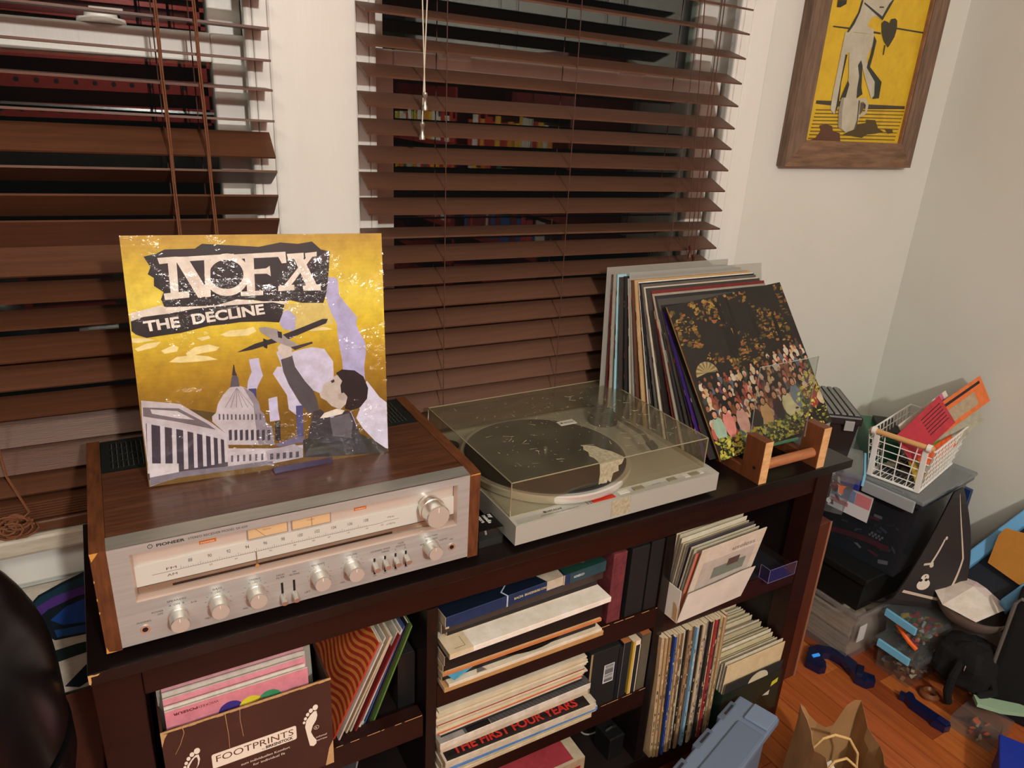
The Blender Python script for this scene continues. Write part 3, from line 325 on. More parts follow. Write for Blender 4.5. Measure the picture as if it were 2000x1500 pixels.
# =============== RECORD CABINET ===============
t = thing('record_cabinet', 'low espresso brown record cabinet with three bays and open shelves', 'cabinet')
MB().box(0.0, 1.3446, 0.0, 0.349, -0.0175, 0.0).build('tabletop', ESP, t, bevel=0.0012)
for x0, x1 in ((0.0, 0.0525), (1.2695, 1.3150)):
    MB().box(x0, x1, 0.018, 0.060, FZ, -0.0176).build('leg', ESPR, t, bevel=0.0012)
    MB().box(x0, x1, 0.295, 0.338, FZ, -0.0176).build('leg', ESPR, t, bevel=0.0012)
    MB().box(x0+0.006, x1-0.006, 0.060, 0.295, -0.66, -0.0177).build('side_panel', ESPD, t)
MB().box(0.0528, 1.2692, 0.022, 0.040, -0.0695, -0.0176).build('apron', ESPR, t, bevel=0.001)
MB().box(0.0530, 1.2692, 0.332, 0.340, -0.65, -0.0176).build('back_panel', ESPD, t)
for x0, x1 in ((0.4270, 0.4450), (0.8875, 0.9085)):
    MB().box(x0, x1, 0.020, 0.3318, -0.600, -0.0700).build('divider', ESP, t, bevel=0.001)
for nm, x0, x1, z in (('left', 0.0530, 0.4225, -0.2680), ('mid', 0.4452, 0.8873, -0.2215), ('right', 0.9087, 1.2692, -0.2430), ('mid', 0.4452, 0.8873, -0.4110), ('left', 0.0530, 0.4268, -0.4600)):
    d = 0.014 if z == -0.2680 else 0.002
    MB().box(x0, x1, 0.0445, 0.3315, z-0.018-d, z-d).build('shelf_board', ESPD, t)
    MB().box(x0, x1, 0.0200, 0.0442, z-0.0435, z).build('shelf_rail', ESPR, t, bevel=0.001)
MB().box(0.0530, 1.2692, 0.018, 0.3318, -0.618, -0.600).build('bottom_board', ESPD, t)
MB().box(0.0530, 1.2692, 0.022, 0.040, -0.662, -0.6185).build('bottom_rail', ESPR, t, bevel=0.001)
# chips and wear on the veneer
wear = mat('bare_wood_chip', (206,160,104), 0.8)
b = MB(); random.seed(3)
b.poly([(0,0),(0.004,0),(0.007,-0.001),(0.0125,-0.0005),(0.010,-0.003),(0.003,-0.003),(0.0028,-0.010),(0.0015,-0.014),(0,-0.012)], (0.0003,-0.0004,-0.0005), (1,0,0), (0,0,1), (206,160,104))
for x0, x1, z in ((0.284,0.42,-0.2682), (0.752,0.887,-0.2217), (0.746,0.887,-0.4112)):
    x = x0
    while x < x1:
        l = random.uniform(0.004, 0.03); b.face([(x,0.01965,z),(min(x+l,x1),0.01965,z),(min(x+l,x1),0.01965,z+0.0013),(x,0.01965,z+0.0010)], (196,150,104)); x += l+random.uniform(0.001, 0.02)
b.build('veneer_chips', wear, t)
def clear(name, tint, gloss=0.06, haze=0.0, hazecol=(200,200,200), rough=0.04, bump=0.0, bscale=40, streak=None, patch=None):
    m = bpy.data.materials.new(name); m.use_nodes = True; nt = m.node_tree; L = nt.links.new
    for n in list(nt.nodes):
        if n.type == 'BSDF_PRINCIPLED': nt.nodes.remove(n)
    out = [n for n in nt.nodes if n.type == 'OUTPUT_MATERIAL'][0]
    tr = nt.nodes.new('ShaderNodeBsdfTransparent'); tr.inputs[0].default_value = lin(tint)
    gl = nt.nodes.new('ShaderNodeBsdfGlossy'); gl.inputs['Roughness'].default_value = rough; gl.inputs['Color'].default_value = (1,1,1,1)
    df = nt.nodes.new('ShaderNodeBsdfDiffuse'); df.inputs[0].default_value = lin(hazecol)
    fr = nt.nodes.new('ShaderNodeLayerWeight'); fr.inputs[0].default_value = 0.5
    pw = nt.nodes.new('ShaderNodeMath'); pw.operation = 'POWER'; pw.inputs[1].default_value = 5.0; L(fr.outputs['Facing'], pw.inputs[0])
    ad = nt.nodes.new('ShaderNodeMath'); ad.operation = 'MULTIPLY_ADD'; ad.inputs[1].default_value = 1-gloss; ad.inputs[2].default_value = gloss; L(pw.outputs[0], ad.inputs[0])
    m1 = nt.nodes.new('ShaderNodeMixShader'); m1.inputs[0].default_value = haze; L(tr.outputs[0], m1.inputs[1]); L(df.outputs[0], m1.inputs[2])
    m2 = nt.nodes.new('ShaderNodeMixShader'); L(ad.outputs[0], m2.inputs[0]); L(m1.outputs[0], m2.inputs[1]); L(gl.outputs[0], m2.inputs[2]); L(m2.outputs[0], out.inputs[0])
    tc = nt.nodes.new('ShaderNodeTexCoord')
    if streak:
        n = nt.nodes.new('ShaderNodeTexNoise'); n.inputs['Scale'].default_value = streak[1]; n.inputs['Detail'].default_value = 8; n.inputs['Roughness'].default_value = 0.7; L(tc.outputs['Object'], n.inputs[0])
        mr = nt.nodes.new('ShaderNodeMapRange'); mr.inputs[1].default_value = 0.35; mr.inputs[2].default_value = 0.75; mr.inputs[3].default_value = haze; mr.inputs[4].default_value = streak[0]; L(n.outputs[0], mr.inputs[0]); L(mr.outputs[0], m1.inputs[0])
    if bump:
        n = nt.nodes.new('ShaderNodeTexNoise'); n.inputs['Scale'].default_value = bscale; n.inputs['Detail'].default_value = 3; n.inputs['Distortion'].default_value = 1.2; L(tc.outputs['Object'], n.inputs[0])
        bp = nt.nodes.new('ShaderNodeBump'); bp.inputs['Strength'].default_value = bump; bp.inputs['Distance'].default_value = 0.004; hs = n.outputs[0]
        if patch:
            n3 = nt.nodes.new('ShaderNodeTexNoise'); n3.inputs['Scale'].default_value = patch; n3.inputs['Detail'].default_value = 2; L(tc.outputs['Object'], n3.inputs[0]); r3 = nt.nodes.new('ShaderNodeMapRange'); r3.inputs[1].default_value = 0.50; r3.inputs[2].default_value = 0.62; L(n3.outputs[0], r3.inputs[0]); m3 = nt.nodes.new('ShaderNodeMath'); m3.operation = 'MULTIPLY'; L(r3.outputs[0], m3.inputs[0]); L(hs, m3.inputs[1]); hs = m3.outputs[0]
        L(hs, bp.inputs['Height']); L(bp.outputs[0], gl.inputs['Normal'])
    return m
GLASS2 = clear('window_glass_pane', (232,240,236), 0.06, rough=0.0)
for o in bpy.data.objects:
    if o.name.startswith('window_pane'): o.data.materials[0] = GLASS2
COVERT = clear('scratched_dust_cover_top', (232,228,214), 0.05, 0.10, (176,168,142), 0.12, streak=(0.26, 7))
COVERS = clear('dust_cover_side', (232,228,212), 0.05, 0.08, (186,176,146), 0.08)
CLEAR = clear('clear_acrylic', (240,244,240), 0.05, 0.02); CLEARV = clear('violet_clear_acrylic', (206,200,232), 0.07, 0.05, (150,140,190))
BIN = clear('clear_bin_plastic', (236,240,240), 0.05, 0.07, (190,196,196), 0.2); FROST = clear('frosted_bin_plastic', (224,220,216), 0.05, 0.20, (205,200,198), 0.35)
SMOKE = clear('smoky_bin_plastic', (170,176,184), 0.05, 0.10, (110,120,134), 0.15); SHRINK = clear('shrink_wrap', (252,252,252), 0.045, 0.0, rough=0.10, bump=1.0, bscale=85, patch=11)
EDGE = mat('cover_edge_plastic', (176,170,140), 0.25)
def posed(t, O, e1, e2):
    e1 = V(e1).normalized(); e2 = V(e2); e2 = (e2-e1*e1.dot(e2)).normalized(); y = e2.cross(e1)
    m = Matrix((e1, y, e2)).transposed().to_4x4(); m.translation = V(O); t.matrix_basis = m; return t
# =============== STEREO RECEIVER ===============
R = thing('stereo_receiver', 'silver faced vintage stereo receiver in walnut case, under the yellow album', 'receiver', (0.0216, 0.0157, 0.0), (0, 0, -0.0092))
WD, DP = 0.48, 0.296
for x0, x1 in ((0.0, 0.0165), (WD-0.0165, WD)):
    MB().prism([(0,0.010),(0,0.147),(0.022,0.149),(DP,0.149),(DP,0.010)], (x0,0,0), (0,1,0), (0,0,1), (x1-x0,0,0)).build('side_panel', WALS, R, bevel=0.001)
b = MB(); b.poly([(0,0.1465),(0.004,0.1465),(0.009,0.1465),(0.0012,0.136)], (-0.0001,-0.0004,0), (1,0,0), (0,0,1), (206,150,66)); b.poly([(0,0.0105),(0.012,0.0105),(0.003,0.0125),(0.0010,0.020)], (-0.0001,-0.0004,0), (1,0,0), (0,0,1), (186,120,56))
for z in (0.112, 0.088, 0.07): b.poly([(0,z),(0.0013,z-0.001),(0.0010,z-0.003),(0,z-0.004)], (-0.0001,-0.0004,0), (1,0,0), (0,0,1), (190,130,60))
b.poly([(0,0),(0.017,0),(0.016,0.002),(0.004,0.0015)], (WD-0.0168,-0.0004,0.1445), (1,0,0), (0,0,1), (206,160,90)); b.build('corner_chips', RAW, R)
MB().box(0.0167, WD-0.0167, 0.024, 0.190, 0.140, 0.1485).build('top_panel', WAL, R, bevel=0.0006)
MB().box(0.0165, WD-0.0165, 0.002, 0.2955, 0.0105, 0.062, (30,30,30)).box(0.0165, WD-0.0165, 0.03, 0.2955, 0.062, 0.139, (30,30,30)).build('chassis', MATT, R)
for fx in (0.05, 0.43):
    for fy in (0.04, 0.26): MB().cyl((fx,fy,0.0), (fx,fy,0.0106), 0.014, n=18, col=(24,24,24)).build('foot', MATT, R)
VB = mat('vent_black', (34,38,36), 0.4, 0.3)
MB().box(0.0167, WD-0.0167, 0.1905, 0.2955, 0.139, 0.1475, (34,38,36)).build('vent_panel', VB, R, bevel=0.0006)
b = MB()
for g in (0.028, 0.358):                        # slots, in two grilles of four rows
    for r in range(4):
        for c in range(15):
            x = g+c*0.0062; y = 0.2035+r*0.021; b.box(x, x+0.0028, y, y+0.016, 0.1474, 0.1478, (6,7,6)); b.box(x+0.0028, x+0.0034, y, y+0.016, 0.1474, 0.1482, (84,92,86))
b.build('vent_slots', MATT, R, kind='stuff')
FX0, FX1 = 0.0165, WD-0.0165; DX0, DX1, DZ0, DZ1 = 0.038, 0.4455, 0.0700, 0.1345
b = MB(); b.box(FX0, DX0, 0, 0.004, 0.0125, 0.1475); b.box(DX1, FX1, 0, 0.004, 0.0125, 0.1475); b.box(DX0, DX1, 0, 0.004, 0.0125, DZ0); b.box(DX0, DX1, 0, 0.004, DZ1, 0.1475)
b.build('front_plate', ALU, R)
MB().prism([(0.0,0.1475),(0.0235,0.1492),(0.0235,0.146),(0.0,0.146)], (FX0,0,0), (0,1,0), (0,0,1), (FX1-FX0,0,0)).build('top_trim', ALUC, R)
LPK = mat('pink_bevel', (206,186,174), 0.35, 0.3)
b = MB(); b.face([(DX0,0,DZ0),(DX1,0,DZ0),(DX1-0.002,0.010,DZ0+0.0035),(DX0+0.003,0.010,DZ0+0.0035)]); b.face([(DX0,0,DZ0),(DX0+0.003,0.010,DZ0+0.0035),(DX0+0.003,0.010,DZ1),(DX0,0,DZ1)]); b.face([(DX1,0,DZ0),(DX1,0,DZ1),(DX1-0.002,0.010,DZ1),(DX1-0.002,0.010,DZ0+0.0035)]); b.face([(DX0,0,DZ1),(DX0+0.003,0.012,DZ1-0.001),(DX1-0.002,0.012,DZ1-0.001),(DX1,0,DZ1)])
b.build('dial_bezel', LPK, R)
SIL = mat('dial_backing', (212,204,196), 0.35, 0.15); SCALE = mat('dial_scale_plate', (214,220,216), 0.22, 0.0, coat=0.6)
MB().box(DX0, DX1, 0.0125, 0.015, DZ0, DZ1).build('dial_backing', SIL, R)
MB().box(DX0+0.001, DX1-0.0005, 0.0095, 0.0125, 0.0835, 0.1120).build('dial_scale', SCALE, R, bevel=0.0004)
MB().box(DX0+0.0035, DX1-0.002, 0.0085, 0.0125, 0.0755, 0.0830, (150,146,134)).build('dial_ledge', mat('grey_ledge', (170,164,150), 0.3, 0.7), R)
MB().box(0.078, 0.352, 0.0080, 0.0084, 0.0762, 0.0792, (10,9,9)).build('pointer_slot', MATT, R)
Tc = (58,56,52); EX, EZ = (1,0,0), (0,0,1)
b = MB(); b.text('FM', (0.0735,0.0093,0.0985), EX, EZ, 0.0048, Tc, 0.011); b.text('AM', (0.0735,0.0093,0.0895), EX, EZ, 0.0048, Tc, 0.011)
b.box(0.058, 0.340, 0.0093, 0.0095, 0.0957, 0.0960, Tc)
for i in range(11):
    x = 0.1000+i*0.02160; s = str(88+2*i); b.text(s, (x,0.0093,0.1030), EX, EZ, 0.0066, Tc, 0.0045 if len(s) == 2 else 0.0062, center=True)
for i in range(85):
    x = 0.0890+i*0.00270; h = 0.0042 if i % 8 == 0 else (0.0022 if i % 2 else 0.0016); b.box(x, x+0.0003, 0.0093, 0.0095, 0.0962, 0.0962+h, Tc)
for x, s in ((0.122,'55'),(0.151,'60'),(0.192,'70'),(0.222,'80'),(0.246,'90'),(0.266,'100'),(0.292,'120'),(0.317,'140'),(0.338,'160')): b.text(s, (x,0.0093,0.0915), EX, EZ, 0.0030, Tc, 0.0034, center=True)
b.text('MHz', (0.346,0.0093,0.1010), EX, EZ, 0.0036, Tc, 0.0095); b.text('x10kHz', (0.344,0.0093,0.0905), EX, EZ, 0.0036, Tc, 0.013); b.box(0.34,0.362,0.0093,0.0095,0.0968,0.0971,Tc)
b.build('dial_lettering', INK, R)
for x0, x1, s in ((0.112, 0.131, 'POWER'), (0.301, 0.3175, 'STEREO')):
    q = MB().box(x0, x1, 0.0118, 0.0126, 0.1215, 0.1258, (206,112,40)).text(s, (x0+0.0016,0.0116,0.1225), EX, EZ, 0.0026, (250,230,200), x1-x0-0.0032, 0.02).build('indicator_label', INK, R)
for x0, x1, s in ((0.166, 0.2155, 'SIGNAL'), (0.2195, 0.2700, 'TUNING')):
    mw = MB().box(x0, x1, 0.0106, 0.0127, 0.1135, 0.1290, (150,146,140)).box(x0+0.0015, x1-0.0015, 0.0100, 0.0106, 0.1150, 0.1277, (226,196,152)).text(s, (x0+0.019,0.0098,0.1235), EX, EZ, 0.0020, (90,60,40), 0.010).build('meter', PLA, R)
    nx = x0+0.010 if s == 'SIGNAL' else (x0+x1)/2; MB().face([(nx,0.0097,0.1275),(nx+0.0005,0.0097,0.1275),(nx+(0.011 if s == 'SIGNAL' else 0)+0.0005,0.0097,0.1152),(nx+(0.011 if s == 'SIGNAL' else 0),0.0097,0.1152)], (60,40,30)).build('needle', INK, mw)
MB().box(0.1742, 0.1750, 0.0070, 0.0085, 0.0780, 0.0965, (120,84,48)).prism([(-0.0035,0),(0.0035,0),(0.0008,0.004),(-0.0008,0.004)], (0.1746,0.0065,0.0755), EX, EZ, (0,0.002,0), (190,140,84)).build('dial_pointer', PLA, R)
MB().face([(DX0,0.0025,DZ0),(DX1,0.0025,DZ0),(DX1,0.0025,DZ1),(DX0,0.0025,DZ1)]).build('dial_glass', clear('dial_glass_clear', (248,246,244), 0.05, 0.0), R)
# face lettering
Tk = (44,40,38); b = MB()
b.text('PIONEER', (0.0665,-0.0002,0.1385), EX, EZ, 0.0052, Tk, 0.0300, 0.03); b.text('STEREO RECEIVER MODEL SX-650', (0.1000,-0.0002,0.1387), EX, EZ, 0.0044, Tk, 0.0660)
b.disc((0.0600,-0.0002,0.1406), EX, EZ, 0.0028, 0.0028, Tk, 16); b.disc((0.0600,-0.0003,0.1406), EX, EZ, 0.0020, 0.0020, (196,190,180), 14); b.box(0.0592,0.0596,-0.0004,-0.0003,0.1385,0.1430,Tk); b.box(0.0604,0.0608,-0.0004,-0.0003,0.1385,0.1430,Tk)
for s, x, z, wd in (('PHONES',0.0425,0.0400,0.015),('SPEAKERS',0.0795,0.0595,0.021),('A  OFF  B',0.0790,0.0535,0.017),('A+B',0.0975,0.0510,0.0065),('POWER',0.0580,0.0495,0.0125),('OFF',0.0605,0.0455,0.006),('BASS',0.1252,0.0610,0.0105),('OFF',0.1252,0.0560,0.006),('TREBLE',0.1690,0.0615,0.0135),('OFF',0.1690,0.0565,0.006),
    ('HIGH',0.2000,0.0585,0.009),('FILTER',0.2000,0.0545,0.010),('FM',0.2175,0.0585,0.004),('MUTING',0.2175,0.0545,0.0125),('BALANCE',0.2480,0.0605,0.0165),('VOLUME',0.2925,0.0625,0.0150),('LOUDNESS  MODE',0.3320,0.0590,0.0270),('STEREO',0.3390,0.0545,0.0110),('TAPE',0.3610,0.0620,0.0090),('MONITOR',0.3610,0.0580,0.0140),('1        2',0.3610,0.0535,0.0150),
    ('FUNCTION',0.4060,0.0615,0.0190),('FM  PHONO',0.4065,0.0560,0.0180),('AM',0.3920,0.0510,0.0055),('AUX/MIC',0.4250,0.0510,0.0130),('MIC',0.4376,0.0480,0.0055),('LEFT',0.2325,0.0225,0.0070),('MIN',0.2790,0.0230,0.0055),('MIN',0.1110,0.0220,0.0055),('MIN',0.1550,0.0220,0.0055),('ON',0.3235,0.0200,0.0045),('ON',0.3385,0.0205,0.0045),('ON',0.3535,0.0210,0.0045),('ON',0.3685,0.0215,0.0045)):
    b.text(s, (x,-0.0002,z), EX, EZ, 0.0036, Tk, wd, center=True)
for kx in (0.1252, 0.1690, 0.2490, 0.2927):
    for i in range(11):
        a = math.radians(-140+28*i); c_, s_ = math.sin(a), math.cos(a); x, z = kx, 0.0455
        b.face([(x+c_*0.0135-s_*0.0002,-0.0002,z+s_*0.0135+c_*0.0002),(x+c_*0.0160-s_*0.0002,-0.0002,z+s_*0.0160+c_*0.0002),(x+c_*0.0160+s_*0.0002,-0.0002,z+s_*0.0160-c_*0.0002),(x+c_*0.0135+s_*0.0002,-0.0002,z+s_*0.0135-c_*0.0002)], Tk)
b.build('face_lettering', INK, R)
def knob(x, z, r, d, name, collar=False):
    b = MB(); n = 40
    if collar: b.cyl((x,0.009,z), (x,-0.004,z), r*0.97, n=n)
    b.cyl((x,0,z), (x,-d*0.22,z), r*1.06, r*1.06, n); b.cyl((x,-d*0.22,z), (x,-d*0.94,z), r, r*0.985, n, capmi=1); b.cyl((x,-d*0.94,z), (x,-d,z), r*0.985, r*0.93, n, capmi=1)
    q = b.build(name, [CHR, CAPM], R, smooth=True)
    MB().box(x-0.0004, x+0.0004, -d-0.0003, -d, z+r*0.45, z+r*0.85, (240,236,230)).build('knob_mark', INK, q); return q
for x, z in ((0.0795,0.0395),(0.1245,0.0435),(0.1687,0.0442),(0.2482,0.0447),(0.2923,0.0456),(0.4045,0.0470)): knob(x, z, 0.0108, 0.022, 'knob')
knob(0.4055, 0.1070, 0.0168, 0.026, 'tuning_knob', True)
for x in (0.2012, 0.2162):
    MB().box(x-0.0014, x+0.0014, -0.0003, 0.001, 0.024, 0.0475, (10,10,10)).build('switch_slot', MATT, R); MB().cyl((x,0,0.0285), (x,-0.013,0.0240), 0.0036, 0.0042, 16).build('switch_lever', CHR, R, smooth=True)
for i in range(4):
    x = 0.3235+i*0.0150; z = 0.0465; MB().box(x-0.0014, x+0.0014, -0.0003, 0.001, 0.0235, 0.0490, (10,10,10)).build('switch_slot', MATT, R); MB().cyl((x,0,0.0410), (x,-0.013,0.0375), 0.0036, 0.0044, 16).build('switch_lever', CHR, R, smooth=True)
for x, z in ((0.0427,0.0310),(0.4376,0.0365)):
    MB().cyl((x,0.001,z), (x,-0.0012,z), 0.0056, n=20).build('jack_ring', CHR, R, smooth=True); MB().cyl((x,-0.0012,z), (x,-0.0014,z), 0.0032, n=16, col=(20,18,18)).build('jack_hole', MATT, R)
# =============== YELLOW ALBUM ON THE RECEIVER ===============
t = posed(thing('record_album', 'shrink wrapped yellow album lettered NOFX, leaning on the receiver', 'record'), (0.0919, 0.1408, 0.1502), (0.998,-0.062,-0.015), (0.022,0.126,0.992))
b = MB(); N = 60
def sky(f):
    st = [(0,(112,82,20)),(0.25,(132,98,24)),(0.45,(186,146,30)),(0.62,(232,204,52)),(0.75,(244,224,84)),(0.88,(226,196,56)),(1,(196,156,50))]
    for (a, ca), (c, cc) in zip(st, st[1:]):
        if f <= c: u = (f-a)/(c-a); return tuple(ca[k]+(cc[k]-ca[k])*u for k in range(3))
    return st[-1][1]
b.box(0, 0.315, 0, 0.0045, 0, 0.315, (206,190,140), cols=[(190,180,160),(190,180,160),(200,170,60),(150,130,80),(230,225,215),(150,120,50)])
for i in range(N): b.face([(0,-0.0001,0.315*i/N),(0.315,-0.0001,0.315*i/N),(0.315,-0.0001,0.315*(i+1)/N),(0,-0.0001,0.315*(i+1)/N)], sky((i+0.5)/N))
for i, (c, pts) in enumerate(POLY['cover']): b.face([(min(max(q[0],0.0004),0.3146), -0.00012-0.000008*i, min(max(q[1],0.0004),0.3146)) for q in pts], c)
ct = POLY['cover_text']; y = -0.0014
for s, p0, p1 in (('THE', ct[0], ct[1]), ('DECLINE', ct[2], ct[3])):
    d = V((p1[0]-p0[0], 0, p1[1]-p0[1])); l = d.length; d.normalize(); b.text(s, (p0[0], y, p0[1]), d, V((-d.z, 0, d.x)), 0.0175, (242,236,228), l, 0.035)
b.build('sleeve', PR, t)
n = 24; b = MB(); random.seed(5)
b.face([(-0.0005,-0.0022,-0.0005),(0.3155,-0.0022,-0.0005),(0.3155,-0.0022,0.3155),(-0.0005,-0.0022,0.3155)]); b.build('shrink_wrap', SHRINK, t)
t = thing('acrylic_display_stand', 'small clear plastic display clip under the yellow album', 'stand')
MB().box(0.243, 0.322, 0.116, 0.135, 0.1495, 0.1508).box(0.243, 0.322, 0.1155, 0.1168, 0.1495, 0.158).build('clip', CLEARV, t)
# =============== TURNTABLE ===============
T = thing('turntable', 'grey record turntable with scratched yellowed dust cover', 'turntable', (0.5649, 0.0109, 0), (0, 0, 0.0050))
b = MB(); b.prism([(0,0.0085),(0,0.0425),(0.024,0.0445),(0.34,0.0445),(0.34,0.0085)], (0,0,0), (0,1,0), (0,0,1), (0.4148,0,0)); b.build('plinth', TTG, T, bevel=0.0012)
for fx in (0.04, 0.375):
    for fy in (0.04, 0.3): MB().cyl((fx,fy,0), (fx,fy,0.0088), 0.017, n=20, col=(26,26,26)).build('foot', MATT, T)
pc = (0.1495, 0.1590)
MB().lathe([(0.105,0.0445),(0.105,0.0465),(0.1495,0.0470),(0.1515,0.0520),(0.1515,0.0585),(0.1490,0.0605),(0.1,0.0606),(0,0.0606)], (*pc,0), 72).build('platter', mat('platter_rim', (222,220,214), 0.28, 0.55), T, smooth=True)
MB().lathe([(0.1420,0.0606),(0.1420,0.0632),(0.1370,0.0640),(0.052,0.0636),(0.050,0.0630),(0,0.0630)], (*pc,0), 72).build('platter_mat', RUB, T, smooth=True)
MB().cyl((*pc,0.062), (*pc,0.0735), 0.0034, n=14).build('spindle', CHR, T, smooth=True)
MB().cyl((0.022,0.285,0.0446), (0.022,0.285,0.0465), 0.019, n=24, col=(44,44,40)).cyl((0.022,0.285,0.0465), (0.022,0.285,0.052), 0.008, n=18, col=(60,60,56)).build('adapter_well', MATT, T)
ta = MB().lathe([(0.030,0.0445),(0.030,0.052),(0.026,0.054),(0.026,0.062),(0.012,0.064),(0.012,0.076),(0,0.076)], (0.352,0.262,0), 28, (60,60,58)).build('tonearm_base', MATT, T, smooth=True)
MB().tube([(0.352,0.305,0.072),(0.352,0.262,0.072),(0.352,0.140,0.070),(0.340,0.108,0.069)], 0.0042, 12).build('tonearm_tube', mat('tonearm_metal', (150,148,140), 0.3, 0.9), ta, smooth=True)
MB().cyl((0.352,0.300,0.072), (0.352,0.322,0.072), 0.012, n=20, col=(40,40,40)).build('counterweight', MATT, ta, smooth=True)
MB().obox((0.330,0.088,0.063), (0.013,-0.004,0), (0.008,0.026,0), (0,0,0.008), (30,30,30)).build('headshell', MATT, ta, bevel=0.001)
MB().box(0.006, 0.395, 0.0015, 0.0225, 0.0428, 0.0437).build('control_strip', mat('control_strip_grey', (172,170,158), 0.4, 0.2), T)
RED = mat('strobe_window', (176,44,28), 0.3, emit=((255,60,30),0.03))
MB().box(0.1463, 0.1920, 0.0060, 0.0160, 0.0436, 0.0446).build('strobe_window', RED, T, bevel=0.0004)
for x0, x1, c in ((0.2020,0.2230,(196,194,184)),(0.2330,0.2540,(128,122,96)),(0.3080,0.3260,(128,122,96)),(0.3440,0.3880,(190,188,178)),(0.356,0.3780,(128,122,96))):
    MB().box(x0, x1, 0.0090, 0.0185, 0.0436, 0.0450 if c[0] > 150 else 0.0458, c).build('button', PLA, T, bevel=0.0005)
b = MB(); dk = (70,70,66)
b.text('HITACHI', (0.0640,0.0125,0.0441), EX, (0,1,0), 0.0060, dk, 0.0270, 0.03); b.disc((0.0600,0.0150,0.0441), EX, (0,1,0), 0.0030, 0.0030, dk, 14); b.text('DIRECT DRIVE TURNTABLE MODEL HT-350', (0.0480,0.0060,0.0441), EX, (0,1,0), 0.0034, dk, 0.0700); b.text('AUTO LIFT-UP', (0.2720,0.0120,0.0441), EX, (0,1,0), 0.0036, dk, 0.0200)
for i in range(4):
    for j in range(2): b.box(0.1350+j*0.006, 0.1385+j*0.006, 0.006+i*0.0035, 0.0075+i*0.0035, 0.0440, 0.0442, dk)
b.build('control_lettering', INK, T)
def ragged(x0, x1, z0, z1, amp, n=9):
    p = [(x0+(x1-x0)*i/n, z0+random.uniform(-amp, amp)) for i in range(n+1)] + [(x1+random.uniform(-amp, amp), z0+(z1-z0)*i/n) for i in range(1, n)] + [(x1-(x1-x0)*i/n, z1+random.uniform(-amp, amp)) for i in range(n+1)] + [(x0+random.uniform(-amp, amp), z1-(z1-z0)*i/n) for i in range(1, n)]
    return p
STK = mat('sticker_residue', (186,176,146), 0.85, noise=((142,136,112), 180), bump=0.6, bscale=260)
b = MB(); b.poly(ragged(0.1790, 0.2185, 0.0125, 0.0425, 0.0007), (0,-0.0003,0), EX, EZ, (186,176,146)); b.build('sticker_residue', STK, T)
# dust cover
CX0, CX1, CY0, CY1, CZ0, CZ1 = 0.0025, 0.3995, 0.0235, 0.3330, 0.0450, 0.1030
dc = thing('dust_cover', '', '', (0,0,0)); dc.parent = T
for k in ('label', 'category'): del dc[k]
MB().face([(CX0,CY0,CZ1),(CX1,CY0,CZ1),(CX1,CY1,CZ1),(CX0,CY1,CZ1)]).build('cover_top', COVERT, dc)
MB().face([(CX0,CY0,CZ0),(CX1,CY0,CZ0),(CX1,CY0,CZ1),(CX0,CY0,CZ1)]).face([(CX0,CY0,CZ0),(CX0,CY0,CZ1),(CX0,CY1,CZ1),(CX0,CY1,CZ0)]).face([(CX1,CY0,CZ0),(CX1,CY1,CZ0),(CX1,CY1,CZ1),(CX1,CY0,CZ1)]).face([(CX0,CY1,CZ0),(CX0,CY1,CZ1),(CX1,CY1,CZ1),(CX1,CY1,CZ0)]).build('cover_sides', COVERS, dc)
b = MB(); e = 0.0011
for p, q in (((CX0,CY0,CZ1),(CX1,CY0,CZ1)),((CX1,CY0,CZ1),(CX1,CY1,CZ1)),((CX1,CY1,CZ1),(CX0,CY1,CZ1)),((CX0,CY1,CZ1),(CX0,CY0,CZ1)),((CX0,CY0,CZ0),(CX0,CY0,CZ1)),((CX1,CY0,CZ0),(CX1,CY0,CZ1)),((CX0,CY1,CZ0),(CX0,CY1,CZ1)),((CX1,CY1,CZ0),(CX1,CY1,CZ1)),((CX0,CY0,CZ0),(CX1,CY0,CZ0)),((CX0,CY0,CZ0),(CX0,CY1,CZ0))): b.cyl(p, q, e, n=6)
b.build('cover_edges', clear('cover_edge_clear', (206,198,160), 0.12, 0.55, (178,170,138), 0.1), dc)
b = MB(); b.poly([(0.172,0.090),(0.180,0.088),(0.187,0.083),(0.194,0.077),(0.198,0.064),(0.208,0.050),(0.213,0.030),(0.214,0.0238),(0.164,0.0238),(0.166,0.040),(0.163,0.050),(0.170,0.063),(0.168,0.075),(0.174,0.083)], (0,0,CZ1+0.0004), EX, (0,1,0), (190,178,140))
b.poly([(0.164,0),(0.214,0),(0.210,-0.010),(0.203,-0.012),(0.205,-0.022),(0.194,-0.024),(0.191,-0.040),(0.184,-0.035),(0.180,-0.050),(0.172,-0.038),(0.166,-0.040),(0.167,-0.02)], (0,CY0-0.0005,CZ1), EX, EZ, (190,178,140)); b.build('torn_sticker', STK, dc)
b = MB(); b.box(0.1865, 0.2200, 0.1690, 0.1855, CZ1, CZ1+0.0009, (196,192,180)); b.text('HITACHI', (0.1965,0.1745,CZ1+0.0010), EX, (0,1,0), 0.0058, (50,50,48), 0.0200, 0.03); b.disc((0.1920,0.1770,CZ1+0.0010), EX, (0,1,0), 0.0026, 0.0026, (50,50,48), 14); b.build('badge', PLA, dc)
b = MB(); random.seed(11)
for i in range(190):
    x, y, a, l = random.uniform(0.03,0.38), random.uniform(0.05,0.31), random.uniform(0,6.3), random.choice((0.002,0.003,0.006,0.014)); d = V((math.cos(a)*l, math.sin(a)*l, 0)); q = V((-math.sin(a), math.cos(a), 0))*random.uniform(0.0002,0.0008)
    o = V((x,y,CZ1+0.0003)); b.face([o-q, o+d-q*0.3, o+d+q*0.3, o+q], (206,198,168))
b.build('scratches', MATT, dc)
